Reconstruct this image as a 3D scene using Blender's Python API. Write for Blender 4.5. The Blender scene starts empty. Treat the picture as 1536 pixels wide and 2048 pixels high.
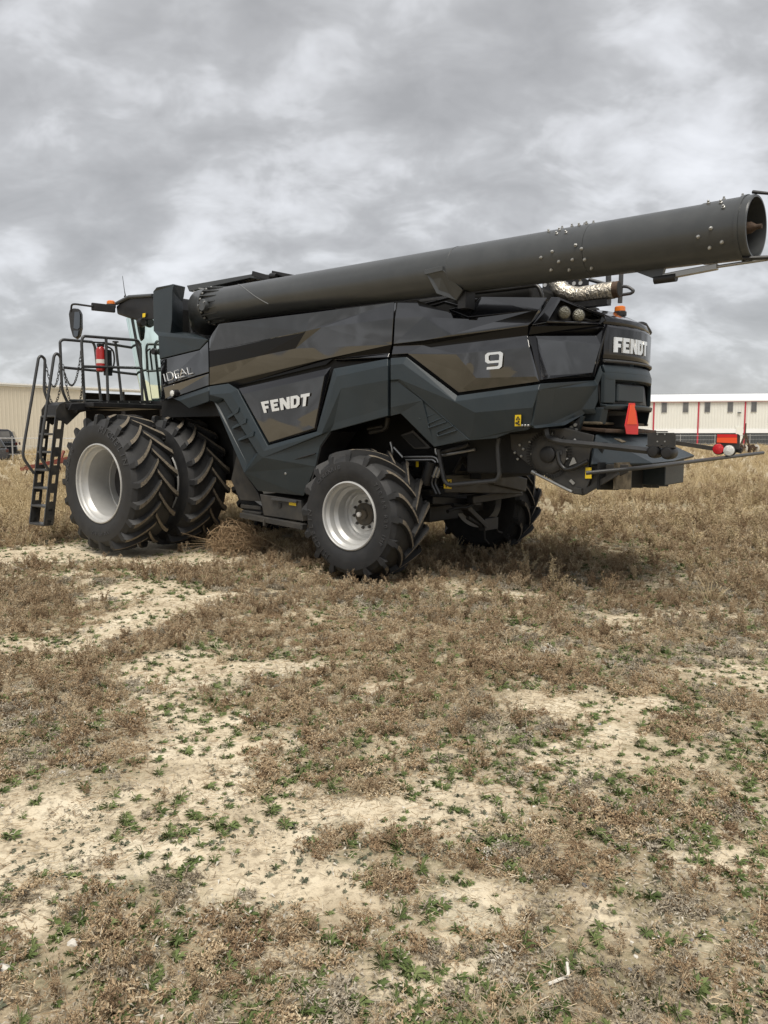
import bpy, bmesh, math, random
import numpy as np
from mathutils import Vector, Matrix
random.seed(7); rng = np.random.default_rng(11)
sc = bpy.context.scene
sc.render.engine = 'CYCLES'; sc.cycles.max_bounces = 5; sc.cycles.diffuse_bounces = 2; sc.cycles.glossy_bounces = 3; sc.cycles.transparent_max_bounces = 6
R = math.radians
COL = sc.collection

# ------------------------------------------------------------------ camera
FPX, HZ, EYE = 1540.0, 875.0, 1.65          # focal length and horizon in photo pixels, eye height in metres
PITCH = math.atan((1024 - HZ) / FPX)
cam = bpy.data.objects.new('camera', bpy.data.cameras.new('camera'))
COL.objects.link(cam)
cam.data.sensor_fit = 'VERTICAL'; cam.data.sensor_height = 24.0
cam.data.lens = FPX / 2048 * 24.0
cam.data.clip_start = 0.05; cam.data.clip_end = 6000
cam.location = (0, 0, EYE); cam.rotation_euler = (R(90) - PITCH, 0, 0)
sc.camera = cam

# ------------------------------------------------------------------ sky and sun
SUN_EL, SUN_AZ = R(64), R(188)               # high overcast sun, behind the viewer
w = bpy.data.worlds.new('World'); sc.world = w; w.use_nodes = True
nt = w.node_tree; nt.nodes.clear()
def N(t, kind, **kw):
    n = t.nodes.new(kind)
    for k, v in kw.items():
        if k.startswith('i_'):
            key = k[2:]; n.inputs[int(key) if key.isdigit() else key.replace('_', ' ')].default_value = v
        else: setattr(n, k, v)
    return n
def L(t, a, b): t.links.new(a, b)
def ramp(t, stops, interp='LINEAR'):
    n = t.nodes.new('ShaderNodeValToRGB'); n.color_ramp.interpolation = interp
    e = n.color_ramp.elements
    while len(e) > 1: e.remove(e[-1])
    for i, (p, c) in enumerate(stops):
        el = e[0] if i == 0 else e.new(p)
        el.position = p; el.color = (c, c, c, 1) if isinstance(c, (int, float)) else (*c, 1)
    return n
def math_n(t, op, a, b=None, clamp=False):
    n = t.nodes.new('ShaderNodeMath'); n.operation = op; n.use_clamp = clamp
    for i, v in enumerate((a, b)):
        if v is None: continue
        if isinstance(v, (int, float)): n.inputs[i].default_value = v
        else: t.links.new(v, n.inputs[i])
    return n.outputs[0]
def mixc(t, f, a, b, blend='MIX'):
    n = t.nodes.new('ShaderNodeMix'); n.data_type = 'RGBA'; n.blend_type = blend
    for s, v in ((0, f), (6, a), (7, b)):
        if isinstance(v, (int, float)): n.inputs[s].default_value = v
        elif isinstance(v, tuple): n.inputs[s].default_value = (*v, 1) if len(v) == 3 else v
        else: t.links.new(v, n.inputs[s])
    return n.outputs[2]
sky = N(nt, 'ShaderNodeTexSky', sky_type='NISHITA', sun_disc=False, sun_elevation=SUN_EL, sun_rotation=SUN_AZ)
tc = N(nt, 'ShaderNodeTexCoord'); sep = N(nt, 'ShaderNodeSeparateXYZ'); L(nt, tc.outputs['Generated'], sep.inputs[0])
zz = math_n(nt, 'ADD', math_n(nt, 'ABSOLUTE', sep.outputs[2]), 0.55)       # a flat cloud deck seen in perspective
cmb = N(nt, 'ShaderNodeCombineXYZ')
L(nt, math_n(nt, 'DIVIDE', sep.outputs[0], zz), cmb.inputs[0]); L(nt, math_n(nt, 'DIVIDE', sep.outputs[1], zz), cmb.inputs[1])
mp = N(nt, 'ShaderNodeMapping'); mp.inputs['Location'].default_value = (3.1, 1.7, 0); mp.inputs['Scale'].default_value = (1.0, 1.35, 1)
L(nt, cmb.outputs[0], mp.inputs[0])
n1 = N(nt, 'ShaderNodeTexNoise', i_Scale=3.3, i_Detail=5.0, i_Roughness=0.54, i_Distortion=0.12); L(nt, mp.outputs[0], n1.inputs[0])
n2 = N(nt, 'ShaderNodeTexNoise', i_Scale=9.0, i_Detail=4.0, i_Roughness=0.55, i_Distortion=0.35); L(nt, mp.outputs[0], n2.inputs[0])
cl = math_n(nt, 'ADD', math_n(nt, 'MULTIPLY', n1.outputs[0], 0.64), math_n(nt, 'MULTIPLY', n2.outputs[0], 0.36))
cr = ramp(nt, [(0.36, (0.166, 0.166, 0.167)), (0.45, (0.196, 0.196, 0.198)), (0.505, (0.226, 0.227, 0.230)), (0.545, (0.272, 0.274, 0.280)), (0.60, (0.318, 0.322, 0.332)), (0.68, (0.36, 0.365, 0.378))])
L(nt, cl, cr.inputs[0])
skyc = N(nt, 'ShaderNodeVectorMath', operation='SCALE'); L(nt, sky.outputs[0], skyc.inputs[0]); skyc.inputs['Scale'].default_value = 0.05
veil = mixc(nt, 0.90, skyc.outputs[0], cr.outputs[0])
bg = N(nt, 'ShaderNodeBackground', i_Strength=1.0); L(nt, veil, bg.inputs[0])
wo = N(nt, 'ShaderNodeOutputWorld'); L(nt, bg.outputs[0], wo.inputs[0])
w.cycles.sampling_method = 'MANUAL'; w.cycles.sample_map_resolution = 256
sun = bpy.data.objects.new('sun', bpy.data.lights.new('sun', 'SUN')); COL.objects.link(sun)
sun.data.energy = 1.5; sun.data.angle = R(32); sun.data.color = (1.0, 0.94, 0.84)
sun.rotation_euler = (R(90) - SUN_EL, 0, R(180) - SUN_AZ)
sc.view_settings.view_transform = 'Standard'; sc.view_settings.look = 'None'
sc.view_settings.exposure = 1.38; sc.view_settings.gamma = 1.0; sc.view_settings.use_curve_mapping = False

# ------------------------------------------------------------------ the machine's own axes: x to its rear, y inward (away from viewer), z up
YAW = R(37.5)
AX = np.array([math.cos(YAW), -math.sin(YAW), 0]); AY = np.array([math.sin(YAW), math.cos(YAW), 0])
ORG = np.array([-.413, 8.95, 0]) + 1.75 * AY       # middle of the rear axle, on the ground
CAM = np.array([0, 0, EYE])
def ray(x, y):
    u = (x - 768) / FPX; v = (1024 - y) / FPX
    return np.array([u, math.cos(PITCH) + math.sin(PITCH) * v, math.cos(PITCH) * v - math.sin(PITCH)])
def loc(P): d = P - ORG; return np.array([d @ AX, d @ AY, d[2]])
CL = loc(CAM)
def S(x, y, yl):                                    # where a sight line meets the machine's lengthwise plane y = yl
    d = ray(x, y); return loc(CAM + d * (yl - CL[1]) / (d @ AY))
def B(x, y, xl):                                    # ... its crosswise plane x = xl
    d = ray(x, y); return loc(CAM + d * (xl - CL[0]) / (d @ AX))
def DW(x, y, dep):                                  # world point at a given depth
    d = ray(x, y); return CAM + d * dep / d[1]
def GW(x, y, z=0.0):                                # world point on the ground
    d = ray(x, y); return CAM + d * (z - EYE) / d[2]

# ------------------------------------------------------------------ materials
MATS = {}
def mat(name, col, rough=0.5, metal=0.0, coat=0.0, spec=0.5, var=0.0, vscale=6.0, bump=0.0, bscale=40.0, ior=None, dust=0.0, dustcol=(0.30, 0.25, 0.18), dscale=9.0, emit=None, trans=0.0, alpha=1.0, wave=0.0):
    m = bpy.data.materials.new(name); m.use_nodes = True; t = m.node_tree
    b = t.nodes['Principled BSDF']; tcn = N(t, 'ShaderNodeTexCoord')
    b.inputs['Roughness'].default_value = rough; b.inputs['Metallic'].default_value = metal
    b.inputs['Specular IOR Level'].default_value = spec
    b.inputs['Coat Weight'].default_value = coat; b.inputs['Coat Roughness'].default_value = 0.03
    b.inputs['Transmission Weight'].default_value = trans; b.inputs['Alpha'].default_value = alpha
    if ior: b.inputs['IOR'].default_value = ior
    c = (*col, 1); b.inputs['Base Color'].default_value = c
    out = None
    if var > 0:
        n = N(t, 'ShaderNodeTexNoise', i_Scale=vscale, i_Detail=6.0, i_Roughness=0.6); L(t, tcn.outputs['Object'], n.inputs[0])
        r = ramp(t, [(0.3, tuple(v * (1 - var) for v in col)), (0.7, tuple(min(1, v * (1 + var)) for v in col))]); L(t, n.outputs[0], r.inputs[0])
        out = r.outputs[0]
    if dust > 0:
        n = N(t, 'ShaderNodeTexNoise', i_Scale=dscale, i_Detail=9.0, i_Roughness=0.68); L(t, tcn.outputs['Object'], n.inputs[0])
        r = ramp(t, [(0.5 - dust * 0.25, 0.0), (0.78 - dust * 0.2, min(1, dust))]); L(t, n.outputs[0], r.inputs[0])
        out = mixc(t, r.outputs[0], out if out else tuple(col), dustcol)
        rr = math_n(t, 'ADD', math_n(t, 'MULTIPLY', r.outputs[0], 0.5), rough, True); L(t, rr, b.inputs['Roughness'])
    if out: L(t, out, b.inputs['Base Color'])
    if emit: b.inputs['Emission Color'].default_value = (*emit, 1); b.inputs['Emission Strength'].default_value = 1
    bn = None
    if bump > 0:
        n = N(t, 'ShaderNodeTexNoise', i_Scale=bscale, i_Detail=5.0); L(t, tcn.outputs['Object'], n.inputs[0])
        bn = N(t, 'ShaderNodeBump', i_Strength=bump, i_Distance=0.02); L(t, n.outputs[0], bn.inputs['Height'])
    if wave > 0:
        n = N(t, 'ShaderNodeTexNoise', i_Scale=1.5, i_Detail=0.0, i_Distortion=0.8); L(t, tcn.outputs['Object'], n.inputs[0])
        b2 = N(t, 'ShaderNodeBump', i_Strength=wave, i_Distance=0.05); L(t, n.outputs[0], b2.inputs['Height'])
        if bn: L(t, bn.outputs[0], b2.inputs['Normal'])
        bn = b2
    if bn:
        L(t, bn.outputs[0], b.inputs['Normal'])
        if coat: L(t, bn.outputs[0], b.inputs['Coat Normal'])
    MATS[name] = m; return m
mat('slate', (0.018, 0.0275, 0.034), rough=0.44, var=0.12, vscale=2.0, bump=0.06, bscale=220, dust=0.16, dustcol=(0.07, 0.072, 0.07), dscale=3.0)
mat('gloss', (0.004, 0.004, 0.005), rough=0.03, coat=1.0, spec=0.6, ior=1.6, wave=0.16)
mat('gloss_trim', (0.008, 0.008, 0.010), rough=0.10, spec=0.6, wave=0.08)
mat('band_black', (0.004, 0.004, 0.005), rough=0.28, spec=0.25)
mat('black', (0.010, 0.010, 0.011), rough=0.45, var=0.3, dust=0.25, dustcol=(0.05, 0.045, 0.04))
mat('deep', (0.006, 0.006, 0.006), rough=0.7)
mat('frame_grey', (0.030, 0.030, 0.030), rough=0.42, var=0.2, dust=0.45, dustcol=(0.10, 0.085, 0.065), dscale=5)
mat('tube_grey', (0.056, 0.060, 0.063), rough=0.30, var=0.10, vscale=3, bump=0.03, bscale=150, dust=0.16, dustcol=(0.10, 0.10, 0.098), dscale=3)
mat('rail_grey', (0.045, 0.046, 0.048), rough=0.40, var=0.15)
mat('silver', (0.50, 0.50, 0.49), rough=0.38, metal=0.35, var=0.08, vscale=4, dust=0.22, dustcol=(0.36, 0.33, 0.28), dscale=5)
mat('zinc', (0.36, 0.36, 0.35), rough=0.4, metal=0.7)
mat('chrome', (0.90, 0.90, 0.88), rough=0.22, metal=0.75)
mat('rubber', (0.016, 0.0165, 0.018), rough=0.60, var=0.25, vscale=9, bump=0.10, bscale=70, dust=0.32, dustcol=(0.050, 0.047, 0.042), dscale=7)
mat('lug_top', (0.055, 0.050, 0.043), rough=0.85, var=0.3, vscale=20, bump=0.5, bscale=60, dust=0.9, dustcol=(0.21, 0.175, 0.13), dscale=38)
mat('letter_rubber', (0.05, 0.05, 0.052), rough=0.45)
mat('amber', (0.85, 0.22, 0.02), rough=0.15, coat=0.6, trans=0.2)
mat('red_lens', (0.62, 0.02, 0.03), rough=0.15, coat=0.8, bump=0.4, bscale=120)
mat('white_lens', (0.72, 0.73, 0.70), rough=0.12, coat=0.8, bump=0.6, bscale=90)
mat('lamp_glass', (0.15, 0.145, 0.11), rough=0.2, metal=0.3, coat=1.0, bump=0.8, bscale=70)
mat('orange_reflector', (0.95, 0.12, 0.045), rough=0.6, spec=.2)
mat('red_reflector', (0.72, 0.03, 0.03), rough=0.5, spec=.3)
mat('yellow', (0.85, 0.60, 0.02), rough=0.45)
mat('ink', (0.02, 0.02, 0.02), rough=0.5)
mat('foil', (0.62, 0.58, 0.50), rough=0.28, metal=0.9, bump=1.0, bscale=32, var=0.35, vscale=14, dust=0.5, dustcol=(0.22, 0.16, 0.10), dscale=7)
mat('rust', (0.07, 0.042, 0.026), rough=0.8, var=0.5, vscale=12, bump=0.3)
mat('extinguisher_red', (0.42, 0.02, 0.018), rough=0.3, coat=0.3)
mat('paper', (0.75, 0.72, 0.68), rough=0.6)
mat('mirror_glass', (0.16, 0.17, 0.18), rough=0.02, metal=1.0)  # dark base stands in for the machine's dark reflection
mat('hose', (0.014, 0.014, 0.014), rough=0.35, spec=0.7)
mat('pipe', (0.36, 0.36, 0.35), rough=0.3, metal=0.7)
mat('straw_dust', (0.13, 0.105, 0.070), rough=0.9, var=0.6, vscale=14)
def glass_mat():
    m = bpy.data.materials.new('cab_glass'); m.use_nodes = True; t = m.node_tree; t.nodes.clear()
    tr = N(t, 'ShaderNodeBsdfTransparent'); tr.inputs[0].default_value = (0.34, 0.70, 0.60, 1)
    gl = N(t, 'ShaderNodeBsdfGlossy', i_Roughness=0.02); gl.inputs[0].default_value = (0.85, 1.0, 0.95, 1)
    fr = N(t, 'ShaderNodeFresnel', i_IOR=1.6); mx = N(t, 'ShaderNodeMixShader'); o = N(t, 'ShaderNodeOutputMaterial')
    L(t, fr.outputs[0], mx.inputs[0]); L(t, tr.outputs[0], mx.inputs[1]); L(t, gl.outputs[0], mx.inputs[2]); L(t, mx.outputs[0], o.inputs[0])
    MATS['cab_glass'] = m
glass_mat()

# ------------------------------------------------------------------ mesh helpers
class MB:
    def __init__(s): s.v = []; s.f = []; s.m = []
    def add(s, vs, fs, mi=0):
        o = len(s.v); s.v += [tuple(float(c) for c in p) for p in vs]
        s.f += [tuple(o + i for i in f) for f in fs]; s.m += [mi] * len(fs); return s
    def hexa(s, p, mi=0):                    # eight corners: bottom 4, top 4
        return s.add(p, [(0, 3, 2, 1), (4, 5, 6, 7), (0, 1, 5, 4), (1, 2, 6, 5), (2, 3, 7, 6), (3, 0, 4, 7)], mi)
    def box(s, a, b, mi=0):
        (x0, y0, z0), (x1, y1, z1) = a, b
        return s.hexa([(x0, y0, z0), (x1, y0, z0), (x1, y1, z0), (x0, y1, z0), (x0, y0, z1), (x1, y0, z1), (x1, y1, z1), (x0, y1, z1)], mi)
    def bar(s, a, b, w, h, up=(0, 0, 1), mi=0):
        a = Vector(a); b = Vector(b); d = (b - a).normalized(); sd = d.cross(Vector(up))
        if sd.length < 1e-4: sd = d.cross(Vector((0, 1, 0)))
        sd.normalize(); u = sd.cross(d)
        q = [a - sd * w / 2 - u * h / 2, a + sd * w / 2 - u * h / 2, b + sd * w / 2 - u * h / 2, b - sd * w / 2 - u * h / 2]
        return s.hexa(q + [p + u * h for p in q], mi)
    def tube(s, path, r, n=10, mi=0, caps=True, closed=False):
        P = [Vector(p) for p in path]; k = len(P); rs = r if isinstance(r, (list, tuple)) else [r] * k
        vs = []; prev = None
        for i, p in enumerate(P):
            if closed: d = P[(i + 1) % k] - P[i - 1]
            else: d = P[min(i + 1, k - 1)] - P[max(i - 1, 0)]
            d.normalize()
            if prev is None:
                ref = Vector((0, 0, 1)) if abs(d.z) < 0.9 else Vector((1, 0, 0)); u = d.cross(ref).normalized()
            else:
                u = prev - d * prev.dot(d); u.normalize()
            prev = u; v = d.cross(u)
            vs += [p + (u * math.cos(2 * math.pi * j / n) + v * math.sin(2 * math.pi * j / n)) * rs[i] for j in range(n)]
        fs = []
        for i in range(k if closed else k - 1):
            i2 = (i + 1) % k
            for j in range(n): fs.append((i * n + j, i * n + (j + 1) % n, i2 * n + (j + 1) % n, i2 * n + j))
        if caps and not closed: fs += [tuple(range(n))[::-1], tuple((k - 1) * n + j for j in range(n))]
        return s.add(vs, fs, mi)
    def lathe(s, prof, c=(0, 0, 0), axis=(0, 1, 0), n=48, mi=0, closed=False):   # prof: (radius, distance along axis)
        ax = Vector(axis).normalized(); ref = Vector((0, 0, 1)) if abs(ax.z) < 0.9 else Vector((1, 0, 0))
        u = ax.cross(ref).normalized(); v = ax.cross(u); c = Vector(c); vs = []; k = len(prof)
        for r, h in prof:
            vs += [c + ax * h + (u * math.cos(2 * math.pi * j / n) + v * math.sin(2 * math.pi * j / n)) * r for j in range(n)]
        fs = [(i * n + j, i * n + (j + 1) % n, ((i + 1) % k) * n + (j + 1) % n, ((i + 1) % k) * n + j) for i in range(k if closed else k - 1) for j in range(n)]
        if not closed: fs += [tuple(range(n))[::-1], tuple((k - 1) * n + j for j in range(n))]
        return s.add(vs, fs, mi)
    def prism(s, pts, off, mi=0):
        n = len(pts); off = Vector(off); P = [Vector(p) for p in pts]
        return s.add(P + [p + off for p in P], [tuple(range(n)), tuple(range(2 * n - 1, n - 1, -1))] + [(i, i + n, (i + 1) % n + n, (i + 1) % n) for i in range(n)], mi)
    def mesh(s, name):
        me = bpy.data.meshes.new(name); me.from_pydata(s.v, [], s.f); me.polygons.foreach_set('material_index', s.m)
        bm = bmesh.new(); bm.from_mesh(me); bmesh.ops.recalc_face_normals(bm, faces=bm.faces); bm.to_mesh(me); bm.free()
        return me
def part(name, mb, mats, parent=None, smooth=0, bevel=0, seg=2, origin=None, solid=0):
    me = mb.mesh(name) if isinstance(mb, MB) else mb
    for m in ([mats] if isinstance(mats, str) else mats): me.materials.append(MATS[m])
    o = bpy.data.objects.new(name, me); COL.objects.link(o); o.parent = parent
    if origin is not None:
        me.transform(Matrix.Translation(-Vector(origin))); o.location = origin
    if smooth:
        me.polygons.foreach_set('use_smooth', [True] * len(me.polygons)); me.set_sharp_from_angle(angle=R(smooth))
    if solid:
        md = o.modifiers.new('solid', 'SOLIDIFY'); md.thickness = solid; md.offset = -1
    if bevel:
        md = o.modifiers.new('bevel', 'BEVEL'); md.width = bevel; md.segments = seg; md.limit_method = 'ANGLE'; md.angle_limit = R(28); md.harden_normals = False
    return o
def empty(name, location=(0, 0, 0), rz=0, parent=None):
    o = bpy.data.objects.new(name, None); COL.objects.link(o); o.location = location; o.rotation_euler = (0, 0, rz); o.parent = parent
    o.empty_display_size = 0.2; return o
def tag(o, label=None, cat=None, group=None, kind=None):
    if label: o['label'] = label
    if cat: o['category'] = cat
    if group: o['group'] = group
    if kind: o['kind'] = kind
    return o
def copy_tree(o, parent=None):
    c = o.copy(); COL.objects.link(c); c.parent = parent
    for ch in list(o.children): copy_tree(ch, c)
    return c
def rnd_path(pts, r=0.05, n=4):              # round the corners of a polyline
    P = [Vector(p) for p in pts]; out = [P[0]]
    for i in range(1, len(P) - 1):
        a, b, c = P[i - 1], P[i], P[i + 1]; da = (a - b); dc = (c - b)
        k = min(r, da.length * 0.45, dc.length * 0.45); p0 = b + da.normalized() * k; p1 = b + dc.normalized() * k
        for j in range(n + 1):
            t = j / n; out.append(p0 * (1 - t) ** 2 + b * 2 * t * (1 - t) + p1 * t * t)
    out.append(P[-1]); return out
def facets(name, V, F, mats, parent, thick=0.03, bevel=0.006, smooth=0):
    """panel from photo corners: V name -> (px, py, y); F list of (corner names, material index)"""
    keys = list(V); idx = {k: i for i, k in enumerate(keys)}
    mb = MB(); pts = [S(*V[k]) if len(V[k]) == 3 else np.array(V[k][:3]) for k in keys]
    me = bpy.data.meshes.new(name)
    me.from_pydata([tuple(map(float, p)) for p in pts], [], [tuple(idx[c] for c in f.split()) for f, _ in F])
    me.polygons.foreach_set('material_index', [m for _, m in F])
    # make every face look outward (toward the viewer's side of the machine)
    bm = bmesh.new(); bm.from_mesh(me); bmesh.ops.recalc_face_normals(bm, faces=bm.faces)
    s = sum(f.normal.dot(Vector(CL) - f.calc_center_median()) * f.calc_area() for f in bm.faces)
    if s < 0: bmesh.ops.reverse_faces(bm, faces=bm.faces)
    bm.to_mesh(me); bm.free()
    return part(name, me, mats, parent, bevel=bevel, solid=thick, smooth=smooth)

# ------------------------------------------------------------------ the combine harvester
combine = empty('combine_harvester', tuple(ORG), -YAW)
tag(combine, 'large dark grey combine harvester with silver wheels and long unloading auger', 'combine harvester')
YS = -1.55
# --- hull: dark boxes added behind the panels to close them and block light
h = MB()
h.box((-2.6, -1.46, 1.97), (2.12, 1.36, 2.94)); h.box((-4.0, -1.36, 1.95), (2.15, 1.36, 3.0)); h.box((-2.6, -1.2, 1.0), (-0.95, 1.2, 1.96)); h.box((1.0, -1.15, 1.7), (2.2, 1.15, 1.96))
h.box((-5.0, -0.75, 1.0), (-2.6, 0.75, 2.0)); h.box((-3.9, -0.2, 2.99), (-0.6, 0.95, 3.62)); h.box((-0.95, -0.6, 1.15), (1.1, 0.6, 1.96))
part('light_blocking_hull', h, 'deep', combine)
far = MB()                                  # plain far flank
far.prism([(-4.0, 1.37, 2.2), (-2.6, 1.37, 2.0), (-1.6, 1.37, 0.75), (-0.8, 1.37, 0.8), (-0.7, 1.37, 1.6), (0.5, 1.37, 2.0), (1.2, 1.37, 1.55), (2.2, 1.37, 1.7), (2.2, 1.37, 3.0), (0.5, 1.37, 3.2), (-4.0, 1.37, 3.1)], (0, 0.16, 0))
part('far_side_panel', far, 'slate', combine, bevel=0.02)

# --- front corner: air intake pillar (matt), name panel (gloss), lower matt strip
YF = -1.45
facets('air_intake_pillar', dict(
    a=(306, 583, YF + .05), b=(313, 574.5, YF + .02), c=(348, 569.5, YF), d=(345, 582, YF), e=(341, 666, YF), f=(416, 679, YF - .06), g=(399, 698.5, YF - .04), h=(319, 718, YF),
    i=(316, 672, YF), j=(307, 662, YF + .04), k=(371, 574, YF + .42), l=(366, 606, YF + .42), m=(366, 664, YF + .42), n=(390, 667, YF + .5), o=(344, 640, YF)),
    [('a b c d', 0), ('a d o e i j', 0), ('e f g h i', 0), ('c k l d', 0), ('d l m o', 0), ('o m e', 0), ('e m n f', 0)], 'slate', combine, thick=0.05, bevel=0.008)
facets('name_panel', dict(a=(319.5, 720, YF - .005), b=(399, 700.5, YF - .045), c=(416, 683, YF - .06), d=(417.5, 744, YF - .075), e=(325, 772, YF - .02)),
       [('a b c d e', 0)], 'gloss', combine, thick=0.04, bevel=0.006)
facets('lower_name_panel', dict(a=(325.5, 775, YF - .02), b=(417.5, 747, YF - .075), c=(417.5, 770.5, YF - .07), d=(350, 794, YF - .03), e=(320, 804, YF)),
       [('a b c d e', 0)], 'gloss', combine, thick=0.04, bevel=0.006)
lp = S(347.5, 787, YF - .05)
o = part('side_lamp', MB().lathe([(0.055, 0.03), (0.055, -0.02), (0.045, -0.03)], lp, n=20), 'black', combine, smooth=40)
part('lens', MB().lathe([(0.047, 0.0), (0.044, -0.035), (0.02, -0.045)], lp, n=20), 'white_lens', o, smooth=40)
facets('lower_strip', dict(a=(346, 797, YF - .03), b=(417.5, 773, YF - .09), c=(417.5, 803, YF - .10), d=(378, 817, YF - .06), e=(352, 799.5, YF - .03), g=(417.5, 782, YF - .12), h=(358, 801.5, YF - .06)),
       [('a b g h e', 0), ('h g c d', 0)], 'slate', combine, thick=0.05, bevel=0.006)

# --- middle upper gloss panel
facets('middle_upper_panel', dict(
    a=(418.5, 680, YS), b=(424, 668, YS - .025), c=(438, 648, YS - .035), d=(622, 625.5, YS - .03), e=(788.5, 604, YS + .05),
    f=(418.5, 702, YS - .01), g=(470, 694, YS - .01), h=(545, 677, YS - .012), i=(604, 666, YS - .015), j=(612, 662, YS - .02), k=(643, 655, YS - .01), l=(786.5, 637, YS - .005),
    m=(419, 735, YS - .0), n=(519, 712, YS - .0), o=(591, 697, YS - .0), p=(783.5, 689, YS + .015), q=(646, 718.5, YS + .015), r=(419, 770.5, YS + .03),
    s=(456, 765, YS + .03), t=(476, 771.5, YS + .05), u=(652, 729.5, YS + .05), v=(666, 717.5, YS + .05), x=(779, 706, YS + .05), y=(776, 714, YS + .02), z=(671, 718.6, YS + .02)),
    [('a b c d j i h g f', 0), ('d e l k j', 2), ('f g h i j o n m', 1), ('j k l p q o', 0), ('m n o q s r', 0), ('s q p x v u t', 1), ('v x y z', 2)],
    ['gloss', 'band_black', 'gloss'], combine, thick=0.04, bevel=0.004)

# --- door with the name plate, and the matt panels around it
facets('name_door', dict(
    a=(477, 777, YS - .01), b=(654, 737, YS + .01), c=(663, 733, YS + .01), d=(632.5, 860.5, YS - .02), e=(538.5, 889, YS - .02),
    f=(484, 788, YS - .052), g=(649, 751.5, YS - .050), h=(629, 856, YS - .040), i=(538, 884.5, YS - .042)),
    [('a b g f', 1), ('b c d h g', 1), ('h d e i', 1), ('e a f i', 1), ('f g h i', 0)], ['gloss', 'gloss_trim'], combine, thick=0.04, bevel=0.004)
Y1 = YS - .03
facets('middle_lower_panel', dict(
    a=(418.5, 772.5, Y1), b=(456, 767, Y1), c=(475, 779, Y1 - .02), d=(535, 891, Y1 - .02), e=(633, 863, Y1 - .02), f=(667, 737, Y1), g=(775.5, 717, Y1),
    g2=(775.5, 731, Y1 - .03), f2=(673, 753, Y1 - .03), e2=(643, 868, Y1 - .03), h=(682, 777, Y1 - .03), i=(775.5, 760, Y1 - .03), j=(775.5, 815, Y1 + .015), k=(668, 846, Y1 + .015),
    l=(775.5, 832, Y1 + .02), m=(661, 863, Y1 + .02), n=(640, 893, Y1 + .02), o=(631, 933, Y1 + .02), p=(607, 992, Y1 + .08), q=(516, 982, Y1 + .08), r=(488, 946, Y1 + .01), s=(428, 804, Y1), t=(418.5, 801, Y1),
    c2=(461, 786, Y1 - .04), d2=(528, 902, Y1 - .04), u=(447, 797, Y1 - .04), v=(418.5, 789, Y1 - .04), w=(516, 907, Y1 - .04), u2=(449, 801, Y1 + .03), w2=(512, 906, Y1 + .03), s2=(436, 808, Y1 + .03), r2=(495, 930, Y1 + .03), x=(526, 915, Y1 - .04)),
    [('a b c c2 u v', 0), ('c d d2 c2', 0), ('c2 d2 x w u', 0), ('v u s t', 0), ('d e e2 x d2', 0), ('e f f2 e2', 0), ('f g g2 f2', 0), ('f2 g2 i h', 0), ('f2 h k m e2', 0), ('h i j k', 0), ('k j l m', 0),
     ('e2 m n o x', 0), ('x o p q r', 0), ('w x r', 0), ('u w w2 u2', 0), ('u u2 s2 s', 0), ('u2 w2 r2 s2', 0), ('s s2 r2 r', 0), ('w r r2 w2', 0)],
    'slate', combine, thick=0.05, bevel=0.007)
for k, (x0, y0, x1, y1) in enumerate([(456, 838, 484, 824), (466, 858, 499, 846), (478, 882, 514, 872)]):     # cooling slots in the front leg
    sl = MB(); a = S(x0, y0, Y1 - .005); b = S(x1 - 2, y1, Y1 - .005); c = S(x1 + 1, y1 + 9, Y1 - .005); d = S(x0 + 10, y0 + 3, Y1 - .005)
    sl.prism([a, b, c, d], (0, 0.03, 0))
    o = part('cooling_slot', sl, 'deep', combine)
    lv = MB(); e = S(x0 - 2, y0 - 4, Y1 + .02); f = S(x1 - 6, y1 - 10, Y1 - .055); lv.add([a + np.array([0, -.012, 0]), b + np.array([0, -.05, 0]), f, e, a + np.array([0, .03, 0]), b + np.array([0, .03, 0])], [(0, 1, 2, 3), (0, 4, 5, 1), (0, 3, 4), (1, 5, 2)])
    part('louvre', lv, 'slate', o)
g = MB(); g.tube([S(549, 933, Y1 + .035), S(590, 919, Y1 + .005), S(631, 907, Y1 - .005)], 0.010, 6); g.tube([S(549, 933, Y1 + .03), S(574, 985, Y1 + .075)], 0.008, 6)
part('pressed_groove', g, 'black', combine, smooth=40)
part('door_lock', MB().lathe([(0.018, 0.03), (0.018, -0.012), (0.010, -0.016)], S(572, 947, Y1 + .035), n=12), 'zinc', combine, smooth=40)
ar = MB()                                    # inner edge of the wheel arch
P = [(661, 862), (640, 893), (631, 933), (622, 960)]
for (x0, y0), (x1, y1) in zip(P, P[1:]):
    a, b = S(x0, y0, Y1 + .03), S(x1, y1, Y1 + .03); ar.add([a, b, b + np.array([.02, .45, 0]), a + np.array([.02, .45, 0])], [(0, 1, 2, 3)])
part('wheel_arch', ar, 'black', combine, solid=0.02)
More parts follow.
